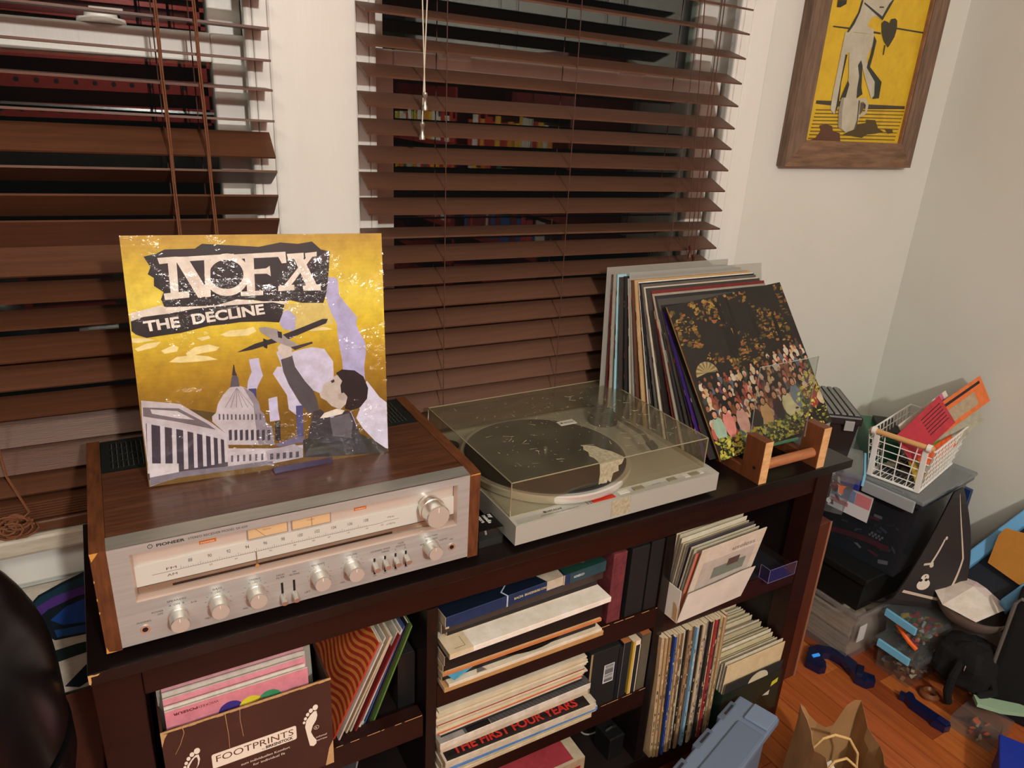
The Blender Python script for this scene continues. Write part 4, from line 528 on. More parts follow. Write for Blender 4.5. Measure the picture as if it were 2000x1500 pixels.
# =============== STYLUS BOX ===============
t = thing('stylus_box', 'tiny clear box with black lid lettered my needle store, beside the receiver', 'box')
MB().box(0.5168, 0.5585, 0.0365, 0.0785, 0.0004, 0.0300).build('clear_case', CLEAR, t)
MB().box(0.5178, 0.5575, 0.0375, 0.0775, 0.0010, 0.0120, (20,20,20)).build('foam_insert', MATT, t, bevel=0.0008)
b = MB().box(0.5172, 0.5581, 0.0369, 0.0781, 0.0300, 0.0308, (14,14,15))
for s, x, w_ in (('my', 0.5490, 0.0105), ('needle', 0.5400, 0.0240), ('store', 0.5310, 0.0190)): b.text(s, (x+0.0010, 0.0755, 0.0310), (0,-1,0), (1,0,0), 0.0100, (235,235,232), w_, 0.03)
b.box(0.5235, 0.5242, 0.0530, 0.0710, 0.0309, 0.0311, (235,235,232)); b.build('printed_lid', PRG, t)
MB().tube([(0.536,0.050,0.013),(0.538,0.058,0.018),(0.543,0.062,0.019)], 0.0016, 8, (190,186,178)).build('stylus', PLA, t)
# =============== RECORD RACK AND LEANING ALBUMS ===============
t = thing('record_rack', 'small wooden record rack with two uprights and a dowel', 'rack')
for x0, x1 in ((1.0780, 1.0985), (1.2365, 1.2580)):
    MB().box(x0, x1, 0.0050, 0.0500, 0.0, 0.0855).build('upright', RACK, t, bevel=0.0008)
    q = MB().box(x0+0.0004, x1-0.0004, 0.0042, 0.0049, 0.0004, 0.0850).build('end_grain_face', RACKL, t)
    MB().box(x0, x1, 0.0502, 0.3350, 0.0, 0.0200).build('rail', RACK, t, bevel=0.0008)
MB().cyl((1.0986,0.0210,0.0285), (1.2364,0.0210,0.0285), 0.0098, n=24).build('dowel', DOW, t, smooth=True)
MB().cyl((1.0779,0.0200,0.0285), (1.0774,0.0200,0.0285), 0.0032, n=14, col=(20,16,14)).build('screw_hole', MATT, t)
GRN = clear('green_edged_glass', (150,206,180), 0.12, 0.35, (110,190,150), 0.05)
MB().box(1.0990, 1.2362, 0.0560, 0.0590, 0.0400, 0.0450).build('glass_base', GRN, t)
t = posed(thing('acrylic_plate', 'clear acrylic plate standing in front of the crowd album', 'plate'), (1.0985, 0.0560, 0.0450), (0.962,-0.150,0.093), (-0.05,-0.04,0.99))
MB().box(0, 0.1300, 0, 0.002, 0, 0.170).build('plate', CLEAR, t)
b = MB()
for p, q in (((0,0,0),(0,0,0.170)),((0,0,0.170),(0.13,0,0.170)),((0.13,0,0.170),(0.13,0,0))): b.cyl(V(p)+V((0,0.001,0)), V(q)+V((0,0.001,0)), 0.0009, n=6)
b.build('plate_edge', clear('acrylic_edge', (230,236,230), 0.2, 0.3, (210,216,208), 0.05), t)
t = posed(thing('record_album', 'album with a crowd under dark trees on its cover, front of the leaning row', 'record'), (1.0490, 0.0740, 0.0218), (0.996,0.011,0.085), (-0.076,0.568,0.82))
b = MB().box(0, 0.314, 0, 0.0035, 0, 0.314, (50,40,30), cols=[(200,180,140),(90,70,40),(34,30,24),(60,50,40),(120,100,80),(196,150,90)])
random.seed(21); yk = -0.00005
def blob(x, z, rx, rz, c, n=7, jag=0.35):
    global yk
    yk -= 0.0000006; a0 = random.uniform(0,6); pts = []
    for i in range(n): r = 1+random.uniform(-jag, jag); a = a0+2*math.pi*i/n; pts.append((min(max(x+rx*r*math.cos(a),0.0005),0.3135), yk, min(max(z+rz*r*math.sin(a),0.0005),0.3135)))
    b.face(pts, c)
for i in range(1000):
    x, z = random.uniform(0,0.314), random.uniform(0.15,0.312); g = 0.5+0.5*math.sin(x*40+1)*math.sin(z*45+2+x*20)
    if g > 0.50 and z > 0.165+0.02*math.sin(x*30): blob(x, z, random.uniform(0.0015,0.006), random.uniform(0.001,0.004), random.choice([(110,84,34),(140,108,48),(90,74,34),(160,130,60),(120,80,40),(84,76,44),(150,96,52)]), 6, 0.5)
for i in range(7): blob(random.uniform(0.03,0.3), random.uniform(0.2,0.29), 0.006, 0.035, (26,22,18), 8, 0.4)
for i in range(16):
    a0, a1 = math.pi*i/16, math.pi*(i+1)/16; cx, cz = 0.040, 0.165; yk -= 0.0000006
    b.face([(cx,yk,cz+0.004),(cx+0.028*math.cos(a0),yk,cz+0.026*math.sin(a0)),(cx+0.028*math.cos(a1),yk,cz+0.026*math.sin(a1))], (168,152,108) if i % 2 else (120,106,70))
rows = 8
for r in range(rows):
    z = 0.158-r*0.0145; n = 17
    for i in range(n):
        x = 0.012+(i+0.5*(r % 2))*0.0178+random.uniform(-0.003,0.003); zz = z+(0.030*max(0,(x-0.17)/0.14) if r < 6 else 0.02*max(0,(x-0.17)/0.14))+random.uniform(-0.003,0.003); s = 0.0052+0.0006*r
        blob(x, zz-s*2.1, s*1.25, s*1.8, random.choice([(30,26,24),(34,30,30),(180,90,80),(196,180,150),(84,96,110),(120,70,50),(190,160,120),(150,60,50),(60,70,60),(24,22,22),(200,190,170),(90,60,84)]), 7, 0.2)
        blob(x, zz+s*0.3, s*0.9, s*1.05, random.choice([(28,20,16),(50,30,20),(20,16,14),(110,70,40),(190,180,160)]), 7, 0.2)
        blob(x, zz-s*0.15, s*0.60, s*0.78, random.choice([(206,150,120),(190,130,100),(150,96,70),(120,76,54),(214,170,140),(100,62,46)]), 7, 0.12)
        blob(x, zz-s*0.45, s*0.18, s*0.08, (120,50,40), 5, 0.1)
for (x, z, c) in ((0.050,0.062,(206,130,120)),(0.085,0.060,(196,150,140)),(0.150,0.055,(206,160,110)),(0.185,0.06,(30,28,28)),(0.215,0.062,(200,190,150)),(0.245,0.075,(110,124,140)),(0.12,0.052,(30,26,24)),(0.022,0.058,(150,180,160))):
    blob(x, z, 0.015, 0.026, c, 9, 0.12); blob(x, z+0.030, 0.0085, 0.0100, (34,24,20), 9, 0.15); blob(x, z+0.0285, 0.0056, 0.0072, (196,140,110), 9, 0.08); blob(x, z+0.0255, 0.002, 0.0007, (110,40,36), 5, 0.1)
for i in range(560):
    x = random.uniform(0,0.314); top = 0.040 if x < 0.22 else 0.040+(x-0.22)*1.15; z = random.uniform(0, top)
    blob(x, z, random.uniform(0.0015,0.0055), random.uniform(0.001,0.0042), random.choice([(176,170,70),(206,200,96),(150,150,60),(120,130,50),(190,180,60),(60,70,34),(40,44,30),(196,170,50),(90,100,60)]), 6, 0.5)
b.build('sleeve', PR, t)
random.seed(4); cols = [(36,34,34),(206,200,186),(24,24,26),(60,56,52),(40,38,40),(150,144,130),(110,34,32),(34,30,28),(186,178,162),(84,80,76),(20,20,24),(46,42,40),(176,146,104),(90,58,46)]
NL = 22
for i in range(NL):
    s = (i+0.6)/NL; ang = math.radians(34.0*(1-s)**1.15+3.0); yb = 0.0830+0.2350*s; xl = 1.040-0.104*s+random.uniform(-0.004,0.004); c = cols[i % len(cols)]
    if i == 18: c = (150,196,214)
    if i == 1: c = (58,34,110)
    e2 = (0, math.sin(ang), math.cos(ang)); w_ = 0.314; h = 0.313+random.uniform(-0.003,0.002)
    lab = {18: 'pale blue spined album in the leaning row beside the turntable', 1: 'purple spined album just behind the crowd album', 14: 'album in a cloudy plastic outer sleeve in the leaning row', 21: 'rearmost leaning album, nearest the window blind'}.get(i, cname(c)+' spined album, '+ORD[i]+' behind the crowd album in the leaning row')
    t = posed(thing('record_album', lab, 'record', group='albums leaning beside the turntable'), (xl, yb, 0.0205), (1,0,0.0), e2)
    th = 0.0026; sp = tuple(min(255, int(v*1.0)) for v in c); edge = (196,182,156)
    b = MB().box(0, w_, 0, th, 0, h, c, cols=[c, edge if i % 3 else c, (226,226,220) if i in (11,14) else c, edge, c, sp])
    for k in range(7): z0 = random.uniform(0, h-0.02); b.box(-0.0003, 0.0002, th*0.2, th*0.8, z0, z0+random.uniform(0.004,0.03), random.choice([(206,190,160),(30,28,28),(160,40,36),(120,116,110)]))
    b.build('sleeve', PRG if i % 2 else PAP, t)
    if i in (14, 21): MB().box(-0.004, w_+(0.045 if i == 14 else 0.004), -0.0008, -0.0003, 0, h+0.012).build('plastic_sleeve', clear('cloudy_sleeve_%d' % i, (225,225,218), 0.06, 0.35, (200,198,190), 0.25), t)
# =============== LEFT BAY ===============
SB = thing('shoe_box', 'torn brown shoe box lettered FOOTPRINTS, full of pink single sleeves', 'box')
x0, x1, y0, y1, z0, z1 = 0.0625, 0.2735, -0.0050, 0.2900, -0.2655, -0.1125
def rag(n, a0, a1, zt, amp): return [(a1-(a1-a0)*i/n, zt+random.uniform(-amp, amp)) for i in range(n+1)]
random.seed(8)
MB().prism([(x0,z0),(x1,z0)]+rag(14,x0,x1,z1,0.0012), (0,y0,0), EX, EZ, (0,0.003,0)).build('front_wall', CARD, SB)
MB().box(x0,x1,y1-0.003,y1,z0,z1).build('back_wall', CARD, SB); MB().box(x0,x1,y0+0.0031,y1-0.0031,z0,z0+0.003).build('bottom', CARDR, SB)
for xa in (x0, x1-0.003): MB().box(xa,xa+0.003,y0+0.0032,y1-0.0032,z0+0.0031,z1-0.002).build('side_wall', CARD, SB)
b = MB()
for i in range(26):
    xa = x0+(x1-x0)*i/26; b.box(xa, xa+0.0085, y0-0.0006, y0+0.0006, z1-0.0012-random.uniform(0,0.0012), z1+0.0012, (196,160,112))
for pts in ([(0.088,-0.114),(0.089,-0.122),(0.083,-0.139),(0.076,-0.152),(0.0755,-0.152),(0.0825,-0.139),(0.0884,-0.122),(0.0872,-0.114)], [(0.138,-0.113),(0.1395,-0.150),(0.139,-0.172),(0.1385,-0.172),(0.139,-0.15),(0.1373,-0.113)], [(0.156,-0.113),(0.155,-0.130),(0.157,-0.16),(0.1565,-0.16),(0.1545,-0.13),(0.1554,-0.113)]): b.poly(pts, (0,y0-0.0003,0), EX, EZ, (156,116,88))
b.face([(x0,y0-0.0004,z1-0.001),(x0+0.008,y0-0.0004,z1-0.003),(x0+0.004,y0-0.0004,z1-0.009),(x0,y0-0.0004,z1-0.022)], (196,160,112)); b.face([(x1-0.006,y0-0.0004,-0.235),(x1,y0-0.0004,-0.222),(x1,y0-0.0004,z0),(x1-0.012,y0-0.0004,z0)], (186,150,110)); b.build('worn_edges', CARDR, SB, kind='stuff')
b = MB(); cr_ = (232,222,206); yb = y0-0.0004
def rrect(b, x0, x1, z0, z1, r, c, y, sk=0.0):
    pts = []
    for cx, cz, a0 in ((x1-r,z1-r,0),(x0+r,z1-r,90),(x0+r,z0+r,180),(x1-r,z0+r,270)):
        for k in range(4): a = math.radians(a0+30*k); pts.append((cx+r*math.cos(a), cz+r*math.sin(a)))
    b.poly(pts, (0,y,0), EX, EZ, c)
rrect(b, 0.1155, 0.2245, -0.1975, -0.1725, 0.003, (120,80,60), yb); rrect(b, 0.1160, 0.2240, -0.1970, -0.1730, 0.0028, cr_, yb-0.0001); 
b.text('FOOTPRINTS', (0.1210,yb-0.0002,-0.1875), EX, EZ, 0.0150, (88,44,30), 0.0990, 0.0); b.text('BIRKENSTOCK', (0.1830,yb-0.0002,-0.1945), EX, EZ, 0.0066, (40,24,20), 0.0360, 0.04); b.text('by', (0.1780,yb-0.0002,-0.1942), EX, EZ, 0.0036, (88,44,30), 0.0035)
b.text('zum individuellen Komfort', (0.1500,yb,-0.2090), EX, EZ, 0.0056, cr_, 0.0640); b.text('for individual fit', (0.1650,yb,-0.2165), EX, EZ, 0.0056, cr_, 0.0420)
b.text('schmal', (0.2500,yb,-0.2085), EX, EZ, 0.0045, cr_, 0.0150); b.text('narrow', (0.2500,yb,-0.2145), EX, EZ, 0.0045, cr_, 0.0155)
b.text('R', (0.2500,yb-0.0002,-0.1910), EX, EZ, 0.0050, cr_, 0.0024); 
for i in range(20):
    a0, a1 = i*math.pi/10, (i+1)*math.pi/10; b.face([(0.2512+r*math.cos(a),yb,-0.1892+r*math.sin(a)) for r, a in ((0.0036,a0),(0.0036,a1),(0.0031,a1),(0.0031,a0))], cr_)
def foot(b, cx, cz, mir, hollow):
    s = mir
    sole = [(0.0085,0.028),(0.0095,0.020),(0.0075,0.012),(0.0025,0.004),(-0.0005,-0.006),(0.0025,-0.016),(0.0065,-0.024),(0.0060,-0.030),(0.0020,-0.033),(-0.0030,-0.030),(-0.0045,-0.020),(-0.0065,-0.006),(-0.0080,0.006),(-0.0060,0.016),(0.0000,0.024),(0.005,0.0285)]
    b.poly([(p[0]*s, p[1]) for p in sole], (cx,yb,cz), EX, EZ, cr_)
    if hollow: b.poly([((p[0]*0.70+0.0004)*s, p[1]*0.88) for p in sole], (cx,yb-0.0001,cz), EX, EZ, (72,42,34))
    for tx, tz, r in ((0.0072,0.0345,0.0037),(0.0010,0.0315,0.0028),(-0.0035,0.0265,0.0024),(-0.0068,0.0205,0.0021),(-0.0090,0.0145,0.0018)): b.disc((cx+tx*s,yb,cz+tz), EX, EZ, r, r*1.35, cr_, 14)
foot(b, 0.2440, -0.1880, 1, False); foot(b, 0.0930, -0.1925, 1, True); b.build('box_print', INK, SB)
pk = (222,140,156); random.seed(9)
spec = [(0.0030,0.1762,pk,0.1720),(0.0075,0.1745,(232,226,214),0.1725),(0.0125,0.1775,(226,150,164),0.1775),(0.0175,0.1790,(206,200,190),0.1800),(0.0225,0.1790,(214,160,170),0.1810),(0.0290,0.1860,(206,202,192),0.1840),(0.0400,0.1900,(214,210,200),0.1880),(0.0560,0.1900,(222,216,206),0.1885)]
for i, (yy, wd, c, h) in enumerate(spec):
    lab = ['pink single sleeve with coloured dots and upside-down lettering, front of the shoe box','white single sleeve just behind the front pink one in the shoe box','pink single sleeve, second pink one in the shoe box','white single sleeve, fourth in the shoe box','pink single sleeve, third pink one in the shoe box','white single sleeve near the back of the shoe box','cloudy plastic single sleeve at the back of the shoe box','rearmost white single sleeve in the shoe box'][i]
    t = posed(thing('single_record', lab, 'record', group='singles in the shoe box'), (0.0705-0.003*(i > 4), yy, -0.2620), (1,0,0), (0,0.02+0.02*i,1))
    b = MB().box(0, wd, 0, 0.0022, 0, h*0.985, c, cols=[c,(236,226,216),c,(232,222,212),c,(232,222,212)])
    if i == 0:
        for cx, cc in ((0.076,(70,54,140)),(0.101,(232,214,60)),(0.125,(70,150,104))): b.disc((cx,-0.0002-0.0001*(cx > 0.09),0.140-0.002*(cx > 0.1)), EX, EZ, 0.0155, 0.0155, cc, 28)
        b.text('WICKED', (0.0625,-0.0003,0.1640), (-1,0,0), (0,0,-1), 0.0052, (90,40,60), 0.0240); b.text('POSEUR', (0.0375,-0.0003,0.1640), (-1,0,0), (0,0,-1), 0.0052, (90,30,50), 0.0285, 0.03)
    b.build('sleeve', PR, t)
    if i in (5, 6): MB().box(-0.003, wd+0.006, -0.001, -0.0005, 0, h+0.001).build('plastic_sleeve', clear('single_sleeve_%d' % i, (230,228,222), 0.06, 0.35, (210,206,196), 0.2), t)
# leaning singles
random.seed(12); ns = 11; a = math.radians(24.0)
cl = [(196,64,44),(206,200,190),(196,190,176),(206,186,160),(190,180,160),(130,40,40),(206,200,186),(210,206,196),(60,84,140),(40,38,44),(96,128,62)]
for i in range(ns):
    xb = 0.2780+i*0.0068; lab = {0: 'red and orange wave patterned single, leftmost of the leaning singles', 10: 'green edged single, rightmost of the leaning singles', 8: 'blue edged single in the leaning bunch beside the shoe box'}.get(i, cname(cl[i])+' single, '+ORD[i]+' from the left of the leaning singles')
    aa = a+random.uniform(-0.02,0.02)+(0.03*(5-i)/5); t = posed(thing('single_record', lab, 'record', group='leaning singles beside the shoe box'), (xb, 0.034+random.uniform(-0.004,0.006)+0.004*i*0.3, -0.2810), (0,1,0), (math.sin(aa),0,math.cos(aa)))
    c = cl[i]; h = 0.184+random.uniform(-0.003,0.002); b = MB().box(0, 0.180, -0.0025, 0, 0, h, c, cols=[c,(226,216,196),c,c,c,c] if i not in (8,10) else [c]*6)
    if i == 0:
        ww = [(214,120,60) for _ in range(1)][0]; N = 26; M_ = 17
        for r in range(M_):
            for k in range(N):
                f = lambda s, rr: (s*0.180, 0.002, max(0.0, min(h, rr*0.0118+0.010*math.sin(s*9.0+rr*0.10)-0.004)))
                s0, s1 = k/N, (k+1)/N; b.face([f(s0,r),f(s1,r),f(s1,r+0.5),f(s0,r+0.5)][::-1], (240,150,76))
        b.v = [(p[0], 0.0002 if abs(p[1]-0.002) < 1e-6 else p[1], p[2]) for p in b.v]
    b.build('sleeve', PR, t)
t = thing('storage_case', 'black scuffed cassette storage case at the right end of the left bay', 'case')
MB().box(0.3965, 0.4245, 0.062, 0.30, -0.2812, -0.1770, (34,34,33)).build('body', MATT, t, bevel=0.001); MB().box(0.3962, 0.4248, 0.0612, 0.0622, -0.2810, -0.1775, (24,24,24)).build('front_edge', PLA, t)
MB().cyl((0.330,0.048,-0.272),(0.326,0.052,-0.272),0.0075,n=18,col=(196,194,186)).cyl((0.3305,0.0475,-0.272),(0.330,0.048,-0.272),0.0028,n=12,col=(40,40,40))
tag(MB().cyl((0.332,0.045,-0.2735),(0.328,0.049,-0.2735),0.0085,n=18,col=(200,198,190)).build('plastic_reel', PLA), 'small white plastic reel lying at the foot of the leaning singles', 'reel')
t = posed(thing('single_record', 'grey sleeve leaning in the lower left bay below the shelf', 'record'), (0.300, 0.045, -0.4590), (0,1,0), (0.18,0,0.98)); MB().box(0,0.18,-0.0025,0,0,0.135,(120,124,140)).build('sleeve', PR, t)
# =============== MIDDLE BAY, UPPER STACK ===============
ST = []
def album(x0, x1, y0, z0, z1, c, lab, yaw=0.0, top=None, front=None, group='albums stacked flat on the upper middle shelf', m=PR, dep=0.30, name='record_album', cat='record', edge=None):
    t = thing(name, lab, cat, (x0, y0, z0), (0,0,yaw), group); b = MB(); w_ = x1-x0; e = edge or (198,184,158)
    b.box(0, w_, 0, dep, 0, z1-z0, c, cols=[c, top or c, front or c, e, c, e]); b.build('sleeve', m, t, bevel=min(0.0006,(z1-z0)*0.2), seg=1); return t, w_, z1-z0
album(0.4500, 0.7520, 0.0030, -0.2213, -0.2118, (186,140,84), 'tan cardboard album, bottom of the upper middle stack', front=(186,146,92), m=PAP)
t, w_, h = album(0.4560, 0.7480, 0.0005, -0.2116, -0.2055, (222,212,192), 'white album with a grey triangle, second from the bottom of the upper middle stack', yaw=0.01, m=PAP)
MB().poly([(0.050,0.003),(0.068,0.003),(0.058,0.020)], (0,0,h+0.0003), EX, (0,1,0), (110,104,98)).build('triangle_print', INK, t)
album(0.4490, 0.7400, 0.0120, -0.2053, -0.1960, (26,24,26), 'black album with a white printed edge low in the upper middle stack')
disc = thing('vinyl_record', 'bare black vinyl disc peeking out of the upper middle stack', 'record', (0.610, 0.150, -0.1957)); MB().lathe([(0.0,0.0),(0.149,0.0),(0.151,0.0008),(0.149,0.0016),(0.1,0.0018),(0,0.0018)], (0,0,0), 72, (12,12,13)).build('disc', PRG, disc, smooth=True)
album(0.4620, 0.5600, -0.0060, -0.1938, -0.1928, (84,178,222), 'bright blue card corner sticking out of the upper middle stack', yaw=0.35, name='blue_card', cat='card', group=None, dep=0.08, edge=(84,178,222))
album(0.4480, 0.7470, 0.0060, -0.1920, -0.1860, (206,160,110), 'orange edged album under the black box in the upper middle stack', front=(196,120,70), m=PAP)
album(0.4520, 0.7440, 0.0080, -0.1858, -0.1800, (210,186,146), 'cream edged album under the black box in the upper middle stack', front=(206,178,136), m=PAP)
album(0.4470, 0.7450, 0.0040, -0.1798, -0.1680, (24,22,22), 'black album box with a strip of clear tape, middle of the upper middle stack', front=(30,26,24))
album(0.4480, 0.7420, 0.0020, -0.1678, -0.1500, (20,19,20), 'thick black album box under the white box lid in the upper middle stack', front=(24,22,22))
t, w_, h = album(0.4520, 0.7570, -0.0075, -0.1498, -0.1400, (232,226,214), 'white box set jutting forward in the upper middle stack', yaw=0.022, top=(234,228,218), front=(238,232,222), m=PAP, dep=0.30)
b = MB(); b.box(0.0, 0.0405, -0.0004, 0.045, h*0.2, h+0.0008, (214,198,168)); b.box(0.012,0.030,0.008,0.0085,h+0.0008,h+0.0010,(70,60,50)); b.box(0.030,0.0305,0.008,0.03,h+0.0008,h+0.0010,(70,60,50)); b.build('cream_end_flap', PAP, t)
album(0.4640, 0.7530, 0.0300, -0.1385, -0.1270, (226,214,196), 'cream sleeved album above the white box in the upper middle stack', yaw=0.02, front=(34,28,26), m=PAP, dep=0.28)
album(0.4520, 0.7620, 0.0240, -0.1265, -0.1080, (54,44,42), 'dark grey album box, second from the top of the upper middle stack', yaw=0.03, front=(60,48,44), dep=0.28)
t, w_, h = album(0.4530, 0.7620, 0.0120, -0.1075, -0.0870, (20,38,58), 'worn dark blue album box lettered BACH BRANDENBURG CONCERTOS, topmost of the upper middle stack', yaw=0.055, top=(15,26,44), front=(22,50,92), dep=0.28)
b = MB(); b.text('BACH:', (0.122,-0.0004,0.0085), EX, EZ, 0.0060, (206,196,150), 0.0170, 0.03); b.text('BRANDENBURG CONCERTOS', (0.142,-0.0004,0.0085), EX, EZ, 0.0060, (206,196,150), 0.0560, 0.03); b.text('NONESUCH', (0.240,-0.0004,0.0085), EX, EZ, 0.0060, (206,214,220), 0.0220, 0.03)
b.box(0.0,0.006,-0.0006,0.28,0.0,0.0030,(206,190,160)); b.box(0.108,0.1105,-0.0005,0.0,0.0,h,(190,206,226)); b.face([(0.108,0.0,h+0.0003),(0.1105,0.0,h+0.0003),(0.106,0.012,h+0.0003),(0.103,0.012,h+0.0003)],(190,206,226)); b.face([(0.103,0.012,h+0.0003),(0.106,0.012,h+0.0003),(0.128,0.030,h+0.0003),(0.125,0.030,h+0.0003)],(190,206,226))
b.box(0.1850,0.2180,-0.0005,0.0,0.0030,h,(196,184,164)); b.face([(0.1850,0,h+0.0003),(0.2180,0,h+0.0003),(0.2200,0.030,h+0.0003),(0.1700,0.040,h+0.0003)],(186,174,156)); b.box(0.2190,0.2210,-0.0006,0.0,0.002,h,(206,190,140)); b.box(0.232,0.309,-0.0003,0.0,0.0,h,(40,74,84)); b.face([(0.222,0.0,h+0.0002),(0.309,0.0,h+0.0002),(0.309,0.05,h+0.0002),(0.222,0.05,h+0.0002)],(28,62,54)); b.disc((0.270,0.018,h+0.0004),EX,(0,1,0),0.004,0.004,(196,140,96),16)
b.build('box_print', PR, t)
# boxes beside the stack
for x0, x1, zt, c, lab in ((0.7740,0.8030,-0.0765,(84,30,38),'dark red cloth box set standing right of the upper middle stack'),(0.8140,0.8530,-0.0770,(24,25,26),'black box set standing beside the dark red one'),(0.8570,0.8868,-0.0740,(22,23,24),'black box set against the right divider of the middle bay')):
    t = thing('box_set', lab, 'box set', (x0,0.0245,-0.2213), group='box sets standing on the upper middle shelf'); MB().box(0, x1-x0, 0, 0.26, 0, zt+0.2213, c).build('case', mat('cloth_binding_red', c, 0.7, noise=((116,52,56),60), bump=0.2) if c[0] > 80 else MATT, t, bevel=0.001)
# =============== MIDDLE BAY, LOWER STACK ===============
random.seed(31); g2 = 'albums stacked flat on the lower middle shelf'
lay = [(-0.4108,-0.4030,0.008,(206,190,150),(212,196,160),'cream album at the very bottom of the lower middle stack'),(-0.4028,-0.3960,0.010,(40,36,34),(196,180,120),'album with a yellow speckled edge, second from the bottom of the lower middle stack'),
 (-0.3958,-0.3890,0.006,(226,216,196),(206,196,176),'white album, third from the bottom of the lower middle stack'),(-0.3888,-0.3800,0.002,(60,110,190),(86,140,206),'blue edged album low in the lower middle stack'),(-0.3798,-0.3700,0.004,(226,220,208),(170,160,140),'album with a multicoloured printed edge in the lower middle stack')]
for z0, z1, y, c, f, lab in lay: album(0.4480+random.uniform(-0.002,0.003), 0.7560+random.uniform(-0.006,0.004), y, z0, z1, c, lab, yaw=random.uniform(-0.01,0.01), front=f, group=g2, top=(206,200,186))
t, w_, h = album(0.4500, 0.7420, -0.0070, -0.3698, -0.3560, (206,198,178), 'black and cream album with red lettering FIRST FOUR YEARS in the lower middle stack', yaw=-0.018, front=(206,196,176), top=(206,198,178), group=g2)
b = MB(); b.box(0.004, 0.280, 0.002, 0.040, h, h+0.0003, (30,26,26)); b.text('THE FIRST FOUR YEARS', (0.020, 0.0090, h+0.0006), EX, (0,1,0), 0.0240, (196,52,48), 0.2400, 0.03); b.build('red_lettering', PR, t)
album(0.4490, 0.7330, 0.0125, -0.3555, -0.3480, (222,190,140), 'cream album lying on the red lettered one in the lower middle stack', front=(206,170,120), group=g2)
album(0.4470, 0.7350, 0.0060, -0.3478, -0.3380, (226,216,200), 'cream gatefold with scribbled black edge in the lower middle stack', front=(206,190,168), group=g2)
t, w_, h = album(0.4450, 0.7400, 0.0040, -0.3378, -0.3250, (84,82,82), 'grey album with a paving photograph in the lower middle stack', yaw=0.008, front=(222,214,200), top=(84,84,86), group=g2)
b = MB()
for i in range(26):
    x = 0.10+i*0.0074; b.face([(x,0.001,h+0.0004),(x+0.0012,0.001,h+0.0004),(x-0.012,0.028,h+0.0004),(x-0.0135,0.028,h+0.0004)], (44,44,46))
b.box(0,0.045,0.001,0.03,h+0.0002,h+0.0005,(150,148,146)); b.box(0.0925,0.0935,0.0,0.03,h+0.0003,h+0.0007,(150,150,148)); b.box(0.05,0.092,0.001,0.03,h+0.0002,h+0.0005,(20,20,24)); b.build('paving_print', PR, t)
z = -0.3248; cs = [(32,28,28),(196,90,50),(216,196,160),(206,190,160),(190,176,150),(222,206,176),(150,60,44),(214,196,164),(200,186,160),(224,210,184),(206,186,150),(196,180,150),(216,200,170),(226,212,186),(206,192,164)]
for i, c in enumerate(cs):
    th = 0.0048 if i == 0 else random.uniform(0.0026,0.0046); z1 = z+th-0.0002
    if z1 > -0.2680: break
    album(0.4460+random.uniform(-0.003,0.004), 0.7360+random.uniform(-0.008,0.006), 0.0180+random.uniform(-0.003,0.006), z, z1, c, {0:'black album at the bottom of the thin sleeves in the lower middle stack',1:'orange red edged album among the thin sleeves in the lower middle stack',6:'dark red edged album among the thin sleeves in the lower middle stack'}.get(i,'thin '+cname(c)+' album, '+ORD[i-1]+' sleeve above the black one in the lower middle stack'), yaw=random.uniform(-0.012,0.012), group=g2, top=(214,206,188), m=PAP); z = z1+0.0002
# tapes
TG = 'tape boxes on the lower middle shelf'
t = thing('tape_box', 'wide black tape box with a white barcode label, leftmost of the tape boxes', 'tape box', (0.7480,0.0230,-0.4108), group=TG)
MB().box(0,0.0640,0,0.19,0,0.1310,(26,26,26)).build('case', MATT, t, bevel=0.001); b = MB().box(0.0330,0.0560,-0.0005,0,0.052,0.094,(206,208,206))
for i in range(13): b.box(0.0350,0.0540,-0.0008,-0.0005,0.055+i*0.0030,0.055+i*0.0030+random.choice((0.001,0.0016,0.0022)),(60,62,64))
b.build('barcode_label', INK, t); MB().box(0.0,0.0042,-0.0004,0.0,0.0,0.131,(150,130,96)).build('worn_edge', MATT, t)
for x0, w_, h, c, tc_, lab in ((0.8130,0.0085,0.1215,(24,24,25),(40,40,40),'thin black tape box beside the barcoded one'),(0.8220,0.0170,0.1290,(32,33,34),(176,112,66),'black tape box with an orange brown top label'),(0.8445,0.0180,0.1240,(190,160,60),(214,196,168),'white tape box with yellow printed side and black spine'),(0.8640,0.0215,0.1330,(86,78,62),(170,100,60),'smoky clear tape box with a brown top label, rightmost')):
    t = thing('tape_box', lab, 'tape box', (x0,0.0230,-0.4108), group=TG); b = MB(); b.box(0,w_,0,0.10,0,h,c,cols=[c,tc_,(34,35,36) if c[0] == 190 else c,c,c,c]); b.build('case', PLA, t, bevel=0.0006)
    if c[0] == 190: b = MB(); b.box(0.0,0.0052,-0.0004,0.0,0.0,h,(196,160,60)); b.box(0.0052,0.0068,-0.0005,0,0,h,(232,216,190)); b.box(0.0068,w_,-0.0005,0,h-0.010,h,(232,216,190)); b.box(w_-0.0014,w_,-0.0005,0,0,h,(232,216,190)); b.build('spine_print', INK, t)
    if c[0] == 86: MB().box(0.001,w_-0.001,-0.0004,0,0.004,h-0.004,(96,88,70)).build('spine_window', PRG, t)
    if c[0] == 32: MB().box(0.0,0.0008,-0.0005,0,0.0,h,(120,120,116)).build('worn_edge', INK, t)
